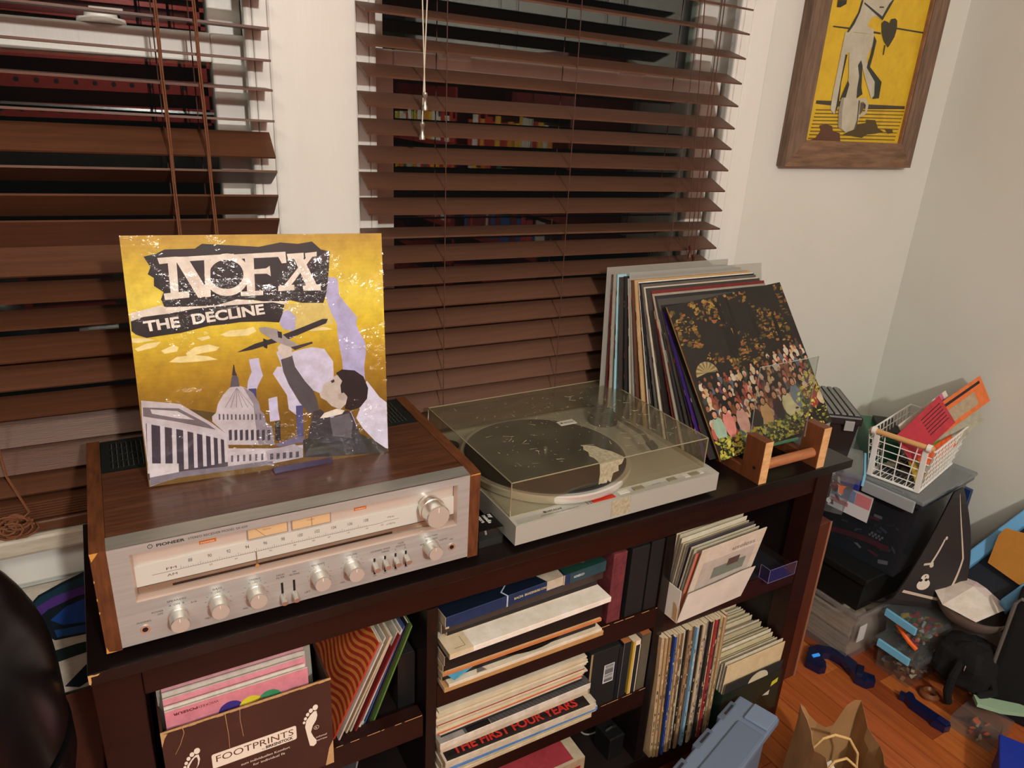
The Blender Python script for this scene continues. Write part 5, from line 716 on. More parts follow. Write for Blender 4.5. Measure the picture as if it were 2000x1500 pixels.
# bottom
t, w_, h = album(0.4700, 0.7800, 0.0450, -0.5995, -0.5600, (206,190,164), 'thick cream box set with a pink red cover panel on the bottom shelf', yaw=0.0, top=(206,192,166), front=(190,160,130), group=None)
b = MB().box(0.010,0.286,0.006,0.200,h,h+0.0004,(176,66,76)).box(0.19,0.30,-0.0005,0,0.004,0.022,(176,40,36)); b.build('cover_panel', PR, t)
t = thing('small_camera', 'small black boxy camera on the bottom shelf of the middle bay', 'camera', (0.8380,0.0420,-0.5998), (0,0,0.05)); MB().box(0,0.0380,0,0.0480,0,0.0560,(20,20,20)).build('body', PLA, t, bevel=0.003); MB().tube([(0.006,0.024,0.056),(0.019,0.022,0.062),(0.032,0.024,0.056)],0.0028,8,(26,26,26)).build('carry_strap', MATT, t)
t = thing('metal_dish', 'round grey metal dish standing behind the small camera', 'dish', (0.8550,0.1150,-0.5998)); MB().cyl((0,0,0.042),(0,0.006,0.044),0.042,n=32,col=(96,94,92)).build('plate', PLA, t); MB().tube([(0.042*math.cos(i*math.pi/16),-0.001,0.042+0.042*math.sin(i*math.pi/16)) for i in range(33)],0.0018,6,(150,148,144)).build('rim', PLA, t)
# =============== RIGHT BAY ===============
yw = 0.07; WB = thing('sleeve_box', 'white cardboard box with a torn stained corner, holding singles, upper right bay', 'box', (0.9100,-0.0110,-0.2426), (0,0,0.045))
b = MB(); b.face([(0,0,0),(0.172,0,0),(0.174,-0.018,0.080),(0.140,-0.018,0.0815),(0.07,-0.0175,0.078),(-0.001,-0.016,0.0755)]); b.face([(0,0.0008,0),(-0.001,-0.0152,0.0755),(0.07,-0.0167,0.078),(0.140,-0.0172,0.0815),(0.174,-0.0172,0.080),(0.172,0.0008,0)])
WCARD = mat('white_card', (232,226,216), 0.6, noise=((216,208,196), 12), bump=0.15, bscale=60)
b.build('front_wall', WCARD, WB); MB().box(0,0.0015,0.001,0.135,0,0.070).build('side_wall', WCARD, WB); MB().box(0.1705,0.172,0.001,0.135,0,0.070).build('side_wall', WCARD, WB); MB().box(0.0016,0.1704,0.001,0.135,0,0.0015).build('bottom', WCARD, WB)
b = MB().poly([(0.002,0.002),(0.012,0.004),(0.0125,0.020),(0.014,0.040),(0.008,0.038),(0.003,0.030)], (-0.0006,0,0), (0,1,0), EZ, (206,150,80)).poly([(0,0),(0.004,0.001),(0.006,0.018),(0.003,0.030),(0.0,0.040)], (0,-0.0006,0), EX, EZ, (196,140,76)); b.build('torn_corner', CARDR, WB)
random.seed(17); pc_ = [(222,214,196),(206,196,170),(196,190,160),(226,220,206),(180,176,150),(214,204,180),(170,160,140),(90,84,84),(206,120,100),(190,186,166),(216,210,192),(120,116,100)]
for i in range(25):
    s = i/24.0; c = random.choice(pc_[:6]+pc_[9:11]); lab = cname(c)+' paper sleeved single, '+ORD[i]+' from the front in the white box'
    if i == 0: c = (214,204,190); lab = 'front single with grey handwriting and print in the white box'
    if i == 1: c = (206,120,96); lab = 'red edged single second from the front in the white box'
    if i == 4: c = (72,66,72); lab = 'dark grey sleeved single near the front of the white box'
    if i == 19: c = (150,190,90); lab = 'green sleeved single near the back of the white box'
    yb_ = 0.004+0.0050*i; ln = 0.17-0.26*s; u = random.uniform(-0.0005,0.006)
    t = posed(thing('single_record', lab, 'record', group='singles in the white box'), (0,0,0), (1,0,0), (0,-ln,1)); m_ = WB.matrix_basis if False else (Matrix.Translation((0.9100,-0.0110,-0.2408)) @ Matrix.Rotation(0.045,4,'Z'))
    t.matrix_basis = m_ @ Matrix.Translation((0.0025+u,yb_,0)) @ t.matrix_basis
    h = 0.168+random.uniform(-0.010,0.002); b = MB().box(0, 0.166+random.uniform(0,0.007), 0, 0.0014, 0, h, c, cols=[c,c,c,(190,180,160),c,(150,146,136)])
    if i == 0:
        b.box(0.016,0.152,-0.0004,0,0.02,0.135,(190,184,176)); b.box(0.05,0.135,-0.0006,0,0.085,0.112,(120,130,120)); b.box(0.085,0.115,-0.0008,0,0.105,0.122,(90,70,66)); b.text('useless', (0.085,-0.0009,0.142), EX, EZ, 0.016, (150,144,140), 0.060)
    b.build('sleeve', PAP, t)
t = thing('acrylic_bracket', 'violet tinted clear plastic bracket on the upper right shelf', 'bracket')
b = MB(); b.box(1.1630,1.2410,0.0020,0.0035,-0.2428,-0.2120).box(1.1630,1.2410,0.0020,0.0260,-0.2428,-0.2413).box(1.1630,1.1645,0.0035,0.0260,-0.2413,-0.2120); b.build('bracket_body', CLEARV, t); MB().box(1.130,1.2410,0.0262,0.11,-0.2428,-0.2405,(34,34,38)).build('dark_backplate', PLA, t)
b = MB()
for p, q in (((1.163,0.002,-0.212),(1.241,0.002,-0.212)),((1.163,0.002,-0.2428),(1.241,0.002,-0.2428)),((1.163,0.002,-0.2428),(1.163,0.002,-0.212)),((1.241,0.002,-0.2428),(1.241,0.002,-0.212)),((1.163,0.002,-0.2428),(1.163,0.026,-0.2428)),((1.163,0.026,-0.2428),(1.163,0.026,-0.212)),((1.163,0.002,-0.212),(1.163,0.026,-0.212))): b.cyl(p,q,0.0006,n=5)
b.build('bright_edges', clear('violet_edge', (200,196,226), 0.2, 0.5, (160,150,200), 0.1), t)
# upright LPs
random.seed(23); x = 0.9190; lp = [(196,170,134),(176,150,112),(150,118,84),(40,36,34),(36,72,150),(170,140,100),(186,160,124),(120,92,64),(196,188,170),(30,28,28),(150,122,88),(176,150,112),(110,78,52),(120,170,206),(214,206,180),(34,32,30),(200,180,150),(160,150,140),(120,112,100),(40,34,32),(196,170,130),(166,50,60),(36,34,34),(206,196,170)]
i = 0
while x < 1.074:
    th = random.uniform(0.0042,0.0075); c = lp[i % len(lp)]; lab = {4:'blue spined album among the upright albums, lower right bay',13:'pale blue spined album among the upright albums, lower right bay',21:'red spined album near the right end of the upright albums',0:'leftmost cream spined upright album against the divider'}.get(i, cname(c)+' spined upright album, '+ORD[i]+' from the left divider')
    t = posed(thing('record_album', lab, 'record', group='upright albums in the lower right bay'), (x, 0.008+random.uniform(-0.003,0.004), -0.5998), (0,1,0), (-0.052+0.030*(x-0.92)/0.15,0,1)); h = 0.3085+random.uniform(-0.004,0.001)
    b = MB().box(0,0.311,-th+0.0003,0,0,h,c,cols=[c,(216,200,170),c,c,c,c]); k = 0
    while k < 14: z = random.uniform(0.01,h-0.03); b.box(-0.0004,0.0001,-th*0.65,-th*0.35,z,z+random.uniform(0.002,0.012),random.choice([(226,206,170),(40,36,34),(120,80,50),(206,180,140),(90,84,78)])); k += 1
    b.build('sleeve', PAP if i % 3 else PR, t); x += th; i += 1
GB = thing('singles_box', 'dark green box of cream sleeved singles in the lower right bay', 'box', (1.0850,-0.0060,-0.5998)); grn = (22,40,32)
MB().box(0,0.180,0,0.002,0,0.1060,grn).build('front_wall', PLA, GB); MB().box(0,0.002,0.0021,0.20,0,0.1050,grn).build('side_wall', PLA, GB); MB().box(0.178,0.180,0.0021,0.20,0,0.1050,grn).build('side_wall', PLA, GB); MB().box(0.0021,0.1779,0.0021,0.20,0,0.002,grn).build('bottom', PLA, GB)
b = MB().poly([(0.150,0.068),(0.170,0.074),(0.171,0.086),(0.152,0.081)], (0,-0.0005,0), EX, EZ, (206,200,60)); b.build('yellow_sticker', INK, GB); MB().poly([(0.128,0.052),(0.150,0.060),(0.149,0.046)], (0,-0.0005,0), EX, EZ, (206,200,180)).build('white_sticker', INK, GB)
for i in range(27):
    c = random.choice([(214,204,176),(206,196,160),(222,212,190),(226,218,200),(190,180,150),(214,206,186)]); lab = cname(c)+' paper sleeved single, '+ORD[i]+' from the front in the dark green box'
    if i == 0: c = (40,38,38); lab = 'front single with a cream label circle in the dark green box'
    if i == 1: c = (222,200,160); lab = 'wide cream sleeve second from the front in the dark green box'
    if i == 24: c = (110,160,100); lab = 'green sleeved single at the back of the dark green box'
    t = posed(thing('single_record', lab, 'record', group='singles in the dark green box'), (1.0885+random.uniform(-0.0006,0.001), -0.0015+0.0066*i, -0.5975), (1,0,0), (0,-0.03+0.004*i*0.3,1)); h = 0.128 if i == 0 else 0.178+random.uniform(-0.012,0.001); b = MB().box(0, 0.172, 0, 0.0016, 0, h, c, cols=[c,c,c,(190,180,160),c,(120,116,104)])
    if i == 0: b.disc((0.100,-0.0004,0.103),EX,EZ,0.030,0.024,(214,206,180),26)
    b.build('sleeve', PAP, t)
# =============== FLOOR IN FRONT, RIGHT CORNER ===============
def frame2(c, yaw): return (V((math.cos(yaw), math.sin(yaw), 0)), V((-math.sin(yaw), math.cos(yaw), 0)))
def tub(name, label, corner, yaw, W, D, z0, z1, mt, taper=0.02, lid=None, lidh=0.012, rimmat=None, group=None, ribs=0, cat='bin'):
    """corner is the front left rim corner"""
    t = thing(name, label, cat, (corner[0], corner[1], z0), (0,0,yaw), group); H = z1-z0; k = taper
    lo = [(k,k,0),(W-k,k,0),(W-k,D-k,0),(k,D-k,0)]; hi = [(0,0,H),(W,0,H),(W,D,H),(0,D,H)]; b = MB()
    for i in range(4): j = (i+1) % 4; b.face([lo[i],lo[j],hi[j],hi[i]])
    b.face(lo[::-1]); b.build('body', mt, t)
    e = 0.008; b = MB(); b.box(-e,W+e,-e,0,H-0.012,H).box(-e,W+e,D,D+e,H-0.012,H).box(-e,0,0,D,H-0.012,H).box(W,W+e,0,D,H-0.012,H); b.build('rim', rimmat or mt, t, bevel=0.002)
    if lid: MB().box(-e*1.3,W+e*1.3,-e*1.3,D+e*1.3,H+0.0004,H+lidh).build('lid', lid, t, bevel=0.004)
    return t, H
BROWN = mat('brown_board', (96,46,28), 0.45, noise=((78,36,22), 12), bump=0.1, stretch=(6,6,0.6))
t = thing('wooden_crate', 'plain brown wooden box standing right behind the cabinet\'s right leg', 'crate', (1.335,0.120,FZ)); MB().box(0,0.178,0,0.25,0,0.466).build('body', BROWN, t, bevel=0.002); MB().box(0.172,0.1785,-0.0015,0.0,0.0,0.4665).build('pale_edge', mat('pale_edge', (150,104,80), 0.5), t)
CY = (120,190,226)
t, H = tub('clear_storage_bin', 'small clear bin with light blue latches standing on the brown wooden box', (1.553,0.110), 0.62, 0.145, 0.115, -0.252, -0.145, BIN, 0.012)
MB().box(-0.008,0.158,-0.012,0.125,H+0.0004,H+0.010).build('lid', BIN, t, bevel=0.003); MB().box(0.01,0.145,-0.018,-0.0125,H-0.020,H+0.010,CY).build('latch', PLA, t, bevel=0.001)
b = MB(); random.seed(2)
for i in range(26): b.obox((random.uniform(0.02,0.115),random.uniform(0.02,0.085),random.uniform(0.003,0.06)), (random.uniform(0.008,0.02),random.uniform(-0.01,0.01),0), (0,random.uniform(0.006,0.012),0.004), (0,0.002,random.uniform(0.006,0.014)), random.choice([(110,50,60),(200,200,196),(80,84,90),(150,150,150),(40,40,44)]))
b.build('bin_contents', PLA, t, kind='stuff'); MB().prism([(0,0),(0.010,0.002),(0.012,0.016),(0.018,0.026),(0.010,0.022),(-0.004,0.024),(0.002,0.014)], (0.0085,0.02,0.055), (0,1,0), EZ, (0.001,0,0), (236,110,50)).build('orange_sticker', INK, t)
# black tool case
t = thing('tool_case', 'black plastic tool case with a grey lid and clips on the small clear bin', 'case', (1.583,0.163,-0.1335), (0,0,math.radians(-37)))
b = MB(); b.prism([(-0.092,0),(-0.004,0),(0.006,0.098),(-0.100,0.098)], (0,0,0), EX, EZ, (0,0.185,0), (24,25,26)); b.build('body', PLA, t, bevel=0.004)
MB().box(-0.104,0.012,-0.008,0.193,0.0985,0.122,(32,33,34)).build('lid', PLA, t, bevel=0.005)
b = MB()
for i in range(7): b.box(-0.098+i*0.0150,-0.087+i*0.0150,-0.002,0.187,0.1222,0.1255,(120,122,120))
b.build('grey_lid_ribs', MATT, t, bevel=0.001)
for xx in (-0.085,-0.030): MB().box(xx,xx+0.022,-0.014,-0.0085,0.088,0.112,(150,152,150)).build('clip', PLA, t, bevel=0.001)
tag(MB().cyl((1.640,0.345,-0.062),(1.650,0.357,-0.062),0.030,n=28,col=(226,196,50)).build('yellow_disc', PLA), 'yellow round plastic disc behind the black tool case', 'disc')
# stack of big bins
t, H = tub('frosted_storage_bin', 'frosted clear bin of papers standing on the floor, lowest of the bin stack', (1.661,0.080), 0.03, 0.250, 0.270, FZ, -0.552, FROST, 0.014)
random.seed(6)
for i in range(9): MB().box(0.022+random.uniform(0,0.012),0.225,0.024,0.225+random.uniform(-0.01,0.01),0.004+i*0.0115,0.013+i*0.0115,random.choice([(206,196,176),(190,182,166),(216,208,190)])).build('paper_bundle', PAP, t)
b = MB().box(0.02,0.05,-0.0025,-0.001,0.075,0.125,(206,206,206)); b.build('handle_card', PLA, t)
t, H = tub('black_storage_bin', 'black plastic bin between the frosted bin and the big smoky bin', (1.6590,0.0850), 0.03, 0.262, 0.280, -0.5505, -0.4480, mat('black_bin', (24,25,24), 0.35), 0.010)
MB().box(-0.009,0.271,-0.009,0.289,H+0.0003,H+0.008,(26,27,26)).build('lid', PLA, t, bevel=0.003)
t, H = tub('big_storage_bin', 'big smoky clear bin of dark cables with blue handles, under the wire basket', (1.7060,0.0330), 0.13, 0.275, 0.300, -0.4385, -0.2080, SMOKE, 0.022)
LIDM = clear('bin_lid_plastic', (196,204,206), 0.06, 0.45, (150,158,160), 0.2)
MB().box(-0.012,0.287,-0.012,0.312,H+0.0004,H+0.012).build('lid', LIDM, t, bevel=0.004)
MB().box(-0.020,-0.0125,0.140,0.270,H-0.028,H+0.010,(44,56,150)).build('blue_handle', PLA, t, bevel=0.003)
MB().box(-0.018,-0.0125,0.005,0.135,H-0.024,H+0.008,(150,156,158)).build('clear_handle', PLA, t, bevel=0.003)
random.seed(13); b = MB()
b.box(0.028,0.245,0.028,0.270,0.003,0.175,(38,40,44))
b.build('dark_contents', CLOTH, t); b = MB()
for i in range(30):
    o = V((0.024+random.uniform(-0.003,0.002),random.uniform(0.03,0.26),random.uniform(0.02,0.17))); b.obox(o,(0.002,0,0.001),(0,random.uniform(0.006,0.03),random.uniform(-0.01,0.01)),(0,random.uniform(-0.004,0.004),random.uniform(0.003,0.010)),random.choice([(60,62,66),(90,92,94),(206,204,196),(50,52,56),(40,42,46),(170,40,56),(110,112,116)]))
for i in range(8):
    y, z = 0.05+0.024*i, 0.062-0.0010*i*i*0.6; b.obox((0.019,y,z),(0.004,0,0),(0,0.026,-0.004),(0,0,0.014),(156,36,44))
for i in range(4):
    for j in range(2): b.obox((0.0188,0.095-0.009*i+0.0045*j,0.088-0.007*j),(0.003,0,0),(0,0.0045,0),(0,0,0.005),(206,202,188))
b.build('loose_parts', PLA, t, kind='stuff')
lb_ = MB().face([(0.001,0.215,0.196),(0.001,0.105,0.196),(0.009,0.110,0.118),(0.009,0.220,0.118)],(222,222,224)); b = lb_; b.v = [(p[0]-0.004,p[1],p[2]) for p in b.v]; b.face([(-0.0035,0.213,0.190),(-0.0035,0.150,0.190),(0.000,0.150,0.156),(0.000,0.213,0.156)],(120,140,176)); b.face([(-0.0033,0.148,0.190),(-0.0033,0.108,0.190),(0.000,0.110,0.156),(0.000,0.148,0.156)],(214,130,136)); b.face([(-0.0002,0.213,0.150),(-0.0002,0.165,0.150),(0.0012,0.165,0.138),(0.0012,0.213,0.138)],(200,120,124)); b.build('paper_label', INK, t)
t = thing('green_case', 'dark green plastic case behind the white wire basket', 'case', (1.752,0.215,-0.1955), (0,0,math.radians(-44))); MB().box(-0.002,0.075,0,0.155,0,0.060,(14,84,56)).build('body', PLA, t, bevel=0.003); MB().box(-0.006,0.079,-0.004,0.159,0.0604,0.074,(18,100,66)).build('lid', PLA, t, bevel=0.003); MB().box(0.02,0.07,0.02,0.13,0.0745,0.088,(34,34,34)).build('black_bundle', MATT, t)
# wire basket
BK = thing('wire_basket', 'white wire basket with a wooden handle on the big smoky bin', 'basket', (1.7250,0.0560,-0.1955), (0,0,0.245)); BW, BD, BH = 0.245, 0.120, 0.118; wc = (232,230,224)
def ring(z, f): return [(-f,-f,z),(BW+f,-f,z),(BW+f,BD+f,z),(-f,BD+f,z),(-f,-f,z)]
for i in range(7):
    z = 0.004+i*BH/6.0; f = 0.016*i/6.0; MB().tube(ring(z,f),0.0036 if i == 0 else (0.0026 if i == 6 else 0.0014),6,wc).build('wire_ring', PLA, BK, kind=None)
b = MB()
def up(x, y, fx, fy): b.tube([(x,y,0.004),(x+fx*0.016,y+fy*0.016,0.004+BH)],0.0014,6,wc)
for i in range(13): up(BW*i/12,0,(i/6-1),-1); up(BW*i/12,BD,(i/6-1),1)
for i in range(5): up(0,BD*i/4,-1,(i/2-1)); up(BW,BD*i/4,1,(i/2-1))
b.build('upright_wires', PLA, BK, kind='stuff')
b = MB()
for i in range(11): b.tube([(0,BD*(i+0.5)/11,0.004),(BW,BD*(i+0.5)/11,0.004)],0.0012,6,wc)
b.build('floor_wires', PLA, BK, kind='stuff')
for yy in (0.004, BD-0.004): MB().obox((-0.003,yy-0.007,0.002),(-0.016,0,BH-0.002),(0,0.013,0),(0.004,0,0.001),wc).build('end_post', PLA, BK, bevel=0.001)
for yy in (-0.003, BD+0.003): MB().cyl((-0.020,yy-0.005,BH+0.010),(-0.020,yy+0.005,BH+0.010),0.0095,n=16,col=wc).build('handle_clip', PLA, BK)
MB().cyl((-0.020,-0.014,BH+0.010),(-0.020,BD+0.012,BH+0.010),0.0065,n=18).build('handle', mat('beech_dowel', (206,160,104), 0.5), BK)
m_ = Matrix.Translation((1.7250,0.0560,-0.1955)) @ Matrix.Rotation(0.245,4,'Z')
def leaf(name, lab, cat, o, e1, e2, w_, h, c, lines=None, g='papers in the wire basket'):
    t = thing(name, lab, cat, group=g); posed(t, o, e1, e2); t.matrix_basis = m_ @ t.matrix_basis; b = MB().box(0,w_,0,0.0012,0,h,c)
    for (x0,x1,z0,z1,cc) in (lines or []): b.box(x0,x1,-0.0004,0,z0,z1,cc)
    b.build('sheet', PR, t); return t
kk = (40,24,26)
m2_ = m_; m_ = Matrix.Identity(4)
leaf('leaflet','orange leaflet with a black headline, sticking furthest out of the basket','leaflet',(1.745,0.100,-0.118),(0.92,0.0,0.33),(-0.10,0.42,0.90),0.300,0.072,(226,120,62),[(0.09,0.29,0.056,0.063,kk),(0.06,0.26,0.012,0.045,(176,160,134))])
leaf('leaflet','red leaflet with black print leaning in the wire basket','leaflet',(1.725,0.088,-0.130),(0.83,0.0,0.50),(-0.25,0.42,0.86),0.165,0.082,(186,56,70),[(0.085,0.155,0.066-0.009*i,0.068-0.009*i,kk) for i in range(6)])
leaf('leaflet','bright orange folded leaflet low in the wire basket','leaflet',(1.765,0.082,-0.148),(0.93,0.0,0.30),(0,0.5,0.86),0.130,0.030,(240,104,44))
leaf('magazine','pale grey magazine curling over the rim of the wire basket','magazine',(1.775,0.078,-0.165),(0.90,0.04,0.42),(-0.1,0.45,0.88),0.250,0.050,(170,170,152),[(0.0,0.09,0.038,0.044,(110,180,40))])
leaf('envelope','white envelope with a pink corner at the back of the wire basket','envelope',(1.750,0.125,-0.100),(0.90,0.0,0.36),(-0.1,0.42,0.90),0.180,0.055,(216,212,200),[(0.14,0.165,0.03,0.055,(206,110,150))])
leaf('folder','yellow folder low in the wire basket','folder',(1.745,0.074,-0.186),(0.96,0.24,0.05),(-0.05,0.5,0.86),0.170,0.060,(206,180,50))
m_ = m2_
random.seed(40)
b = MB()
for i in range(22): b.obox((random.uniform(0.02,0.18),random.uniform(0.01,0.08),random.uniform(0.008,0.045)),(random.uniform(0.015,0.035),0,random.uniform(-0.008,0.008)),(0,random.uniform(0.01,0.03),0),(0,0,random.uniform(0.003,0.010)),random.choice([(196,192,180),(60,56,50),(120,40,34),(30,28,28),(150,146,130)]))
o = b.build('small_papers', PR); o.matrix_basis = m_ @ Matrix.Translation(o.location); o['kind'] = 'stuff'; tag(o, 'loose scraps of paper and odds in the bottom of the wire basket', 'papers')
# skull mat
t = thing('rubber_mat', 'curling black mat with a cream border and skull print, leaning on the big smoky bin', 'mat')
def matp(u, v, off=0.0):
    q = math.sqrt(max(v,0.0)); L_ = V((1.660+0.140*q, 0.046-0.034*q, -0.520+0.335*v)); R_ = V((1.900+0.010*v, -0.030+0.075*v, -0.570+0.355*v)); p = L_*(1-u)+R_*u
    p = p+V((0.010,-0.026,0))*4*v*(1-v)*u
    if v < 0.12: c_ = (0.12-v)/0.12; p = p+V((0.0,0.030,0.014))*c_*c_
    return p+V((-0.35,-0.85,0.15))*off
n1, n2 = 14, 18; b = MB()
for k_ in (0.0, -0.004):
    for i in range(n1):
        for j in range(n2): f = [matp(i/n1,j/n2,k_),matp((i+1)/n1,j/n2,k_),matp((i+1)/n1,(j+1)/n2,k_),matp(i/n1,(j+1)/n2,k_)]; b.face(f if k_ == 0 else f[::-1], (46,42,42))
b.build('sheet', MATT, t, smooth=True)
def strip(pa, pb, wd, n=10):
    b_ = []; 
    for i in range(n):
        q = [(pa[0]+(pb[0]-pa[0])*s, pa[1]+(pb[1]-pa[1])*s) for s in (i/n,(i+1)/n)]; d = V((pb[0]-pa[0],pb[1]-pa[1])).normalized(); nn = (-d.y*wd, d.x*wd*0.6)
        b_.append([matp(q[0][0],q[0][1],0.0006),matp(q[1][0],q[1][1],0.0006),matp(q[1][0]+nn[0],q[1][1]+nn[1],0.0006),matp(q[0][0]+nn[0],q[0][1]+nn[1],0.0006)])
    return b_
b = MB(); crm = (206,190,170)
for pa, pb in (((0.06,0.17),(0.74,0.14)),((0.74,0.14),(0.86,0.50)),((0.86,0.50),(0.60,0.97))):
    for f in strip(pa, pb, 0.035): b.face(f, crm)
def sk(cx, cy, rx, ry, c, n=16, off=0.0009): b.face([matp(cx+rx*math.cos(2*math.pi*i/n), cy+ry*math.sin(2*math.pi*i/n), off) for i in range(n)], c)
sk(0.30,0.255,0.100,0.045,(222,214,200)); sk(0.27,0.310,0.062,0.030,(222,214,200)); sk(0.225,0.285,0.026,0.012,(30,28,28),12,0.0014); sk(0.305,0.295,0.026,0.012,(30,28,28),12,0.0014); sk(0.265,0.320,0.008,0.010,(30,28,28),8,0.0014)
for f in strip((0.27,0.42),(0.36,0.62),0.035)+strip((0.14,0.40),(0.30,0.42),0.03): b.face(f, (206,198,184))
sk(0.28,0.41,0.035,0.016,(206,198,184)); sk(0.37,0.635,0.03,0.014,(206,198,184)); b.build('printed_border', INK, t)
# toy boxes
def toybox(corner, yaw, W, D, z0, z1, lab, cols, seed):
    t, H = tub('toy_box', lab, corner, yaw, W, D, z0, z1, BIN, 0.008, group='small clear boxes with light blue latches'); random.seed(seed)
    MB().box(-0.009,W+0.009,-0.009,D+0.009,H+0.0003,H+0.008).build('lid', BIN, t, bevel=0.003)
    MB().box(-0.016,-0.0095,D*0.12,D*0.95,H-0.012,H+0.009,CY).build('latch', PLA, t, bevel=0.001)
    b = MB()
    for i in range(130): b.obox((random.uniform(0.009,W-0.03),random.uniform(0.009,D-0.02),random.uniform(0.003,H-0.02)),(random.uniform(0.008,0.022),random.uniform(-0.01,0.01),random.uniform(-0.006,0.006)),(random.uniform(-0.006,0.006),random.uniform(0.004,0.010),0.002),(0,0,random.uniform(0.002,0.009)),random.choice(cols))
    b.build('small_toys', PLA, t, kind='stuff'); return t, H
toybox((1.738,-0.052), 0.02, 0.150, 0.105, FZ, -0.632, 'small clear box of brown and grey game pieces on the floor', [(150,110,80),(206,190,160),(60,64,76),(96,66,48),(120,116,110),(40,40,50)], 3)
tb, H = toybox((1.752,-0.040), -0.05, 0.140, 0.105, -0.6225, -0.552, 'small clear box of bright plastic figures, on top of the other latched box', [(206,90,40),(150,60,120),(206,170,60),(190,190,190),(70,110,60),(180,40,50),(60,60,70)], 5)
MB().tube([(0.004,0.070,0.045),(0.000,0.050,0.036),(0.002,0.030,0.022),(0.006,0.008,0.012)],0.006,8,(232,100,30)).build('orange_figure', PLA, tb)
# bowl with paper
t = thing('metal_bowl', 'steel mixing bowl with torn white paper in it, tipped toward the window', 'bowl', (1.905,-0.062,-0.548), (math.radians(6),math.radians(-8),0.0)); pr = [(0.0001,0.0)]+[(0.092*math.sin(a),0.078*(1-math.cos(a))) for a in [i*math.pi/2/12 for i in range(1,13)]]+[(0.094,0.079),(0.090,0.078)]+[(0.089*math.sin(a),0.003+0.075*(1-math.cos(a))) for a in [i*math.pi/2/12 for i in range(11,0,-1)]]
MB().lathe(pr,(0,0,0),44).build('bowl_body', BOWL, t, smooth=True)
t = thing('torn_paper', 'creased white paper sheet lying in the steel bowl', 'paper', (1.905,-0.062,-0.548), (math.radians(6),math.radians(-8),0.0)); b = MB()
b.face([(-0.098,0.030,0.082),(-0.080,-0.045,0.081),(0.0,-0.060,0.090),(0.005,0.020,0.100)],(226,220,212)).face([(0.0,-0.060,0.090),(0.055,-0.088,0.082),(0.085,-0.030,0.084),(0.005,0.020,0.100)],(228,214,210)).face([(-0.098,0.030,0.082),(0.005,0.020,0.100),(0.0,0.080,0.086),(-0.07,0.07,0.083)],(214,204,196)).face([(0.005,0.020,0.100),(0.085,-0.030,0.084),(0.086,0.04,0.083),(0.0,0.080,0.086)],(220,200,198))
b.build('sheet', PAP, t)
# light blue tub with cardboard
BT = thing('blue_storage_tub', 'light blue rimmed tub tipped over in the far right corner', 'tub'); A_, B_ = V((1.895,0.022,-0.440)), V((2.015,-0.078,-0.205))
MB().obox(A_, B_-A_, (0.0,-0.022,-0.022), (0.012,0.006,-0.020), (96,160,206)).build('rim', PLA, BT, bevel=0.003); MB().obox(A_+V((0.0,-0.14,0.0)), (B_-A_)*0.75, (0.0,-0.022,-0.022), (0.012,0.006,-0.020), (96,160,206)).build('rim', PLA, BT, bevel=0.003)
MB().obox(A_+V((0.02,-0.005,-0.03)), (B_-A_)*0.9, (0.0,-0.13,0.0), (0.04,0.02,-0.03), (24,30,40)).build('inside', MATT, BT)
tag(MB().prism([(-0.054,-0.383),(-0.057,-0.300),(-0.066,-0.275),(-0.110,-0.266),(-0.170,-0.300),(-0.160,-0.400),(-0.128,-0.396)], (1.925,0,0), (0,1,0), (0,0,1), (0.003,0,0), (206,140,50)).build('cardboard_flap', mat('orange_cardboard', (206,146,62), 0.8, noise=((186,126,50), 8), bump=0.2)), 'orange brown cardboard flap standing in the light blue tub', 'cardboard')
t = thing('paperback', 'red and brown striped paperback stack in the corner above the light blue tub', 'book', (1.965,0.15,-0.46)); MB().box(0,0.06,0,0.02,0,0.17,(130,64,50)).box(0.012,0.05,-0.0005,0,0.01,0.16,(160,110,80)).build('cover', PR, t)
t = thing('blue_book', 'dark blue book beside the striped paperbacks', 'book', (2.0275,0.08,-0.46)); MB().box(0,0.014,0,0.10,0,0.19,(30,60,110)).build('cover', PR, t)
# black bag, mat and case
def lump(name, prof, o, sx, sy, sz, col, mt, parent, seed=0, n=22, rough=0.10):
    random.seed(seed); ph = [random.uniform(0,6) for _ in range(6)]; b = MB(); m_ = 14
    def P_(i, j):
        a, th = 2*math.pi*i/n, math.pi*(j/m_-0.5); r = 1+rough*(math.sin(3*a+ph[0]+2*th)+0.6*math.sin(5*a+ph[1]-3*th)+0.5*math.sin(7*th+ph[2]+a))
        ce = lambda v, e: math.copysign(abs(v)**e, v)
        return (o[0]+sx*r*ce(math.cos(a),0.75)*ce(math.cos(th),0.6), o[1]+sy*r*ce(math.sin(a),0.75)*ce(math.cos(th),0.6), o[2]+sz*(1+ce(math.sin(th),0.75)*(1+0.3*(r-1))))
    for i in range(n):
        for j in range(m_): b.face([P_(i,j),P_(i+1,j),P_(i+1,j+1),P_(i,j+1)], col)
    return b.build(name, mt, parent, smooth=True)
t = thing('black_bag', 'black fabric bag with straps slumped under the steel bowl', 'bag'); lump('body', None, (1.836,-0.118,-0.672), 0.062, 0.062, 0.062, (20,20,21), CLOTH, t, 3)
MB().tube([(1.806,-0.130,-0.590),(1.780,-0.125,-0.585),(1.765,-0.125,-0.620),(1.765,-0.125,-0.670),(1.778,-0.128,-0.705)],0.010,8,(22,22,22)).build('strap', CLOTH, t); MB().tube([(1.800,-0.175,-0.655),(1.83,-0.195,-0.640),(1.845,-0.175,-0.620)],0.010,8,(22,22,22)).build('strap', CLOTH, t)
MB().tube([(1.785+0.010*math.cos(i*math.pi/8),-0.140,-0.590+0.012*math.sin(i*math.pi/8)) for i in range(17)],0.0016,6).build('metal_ring', CHR, t)
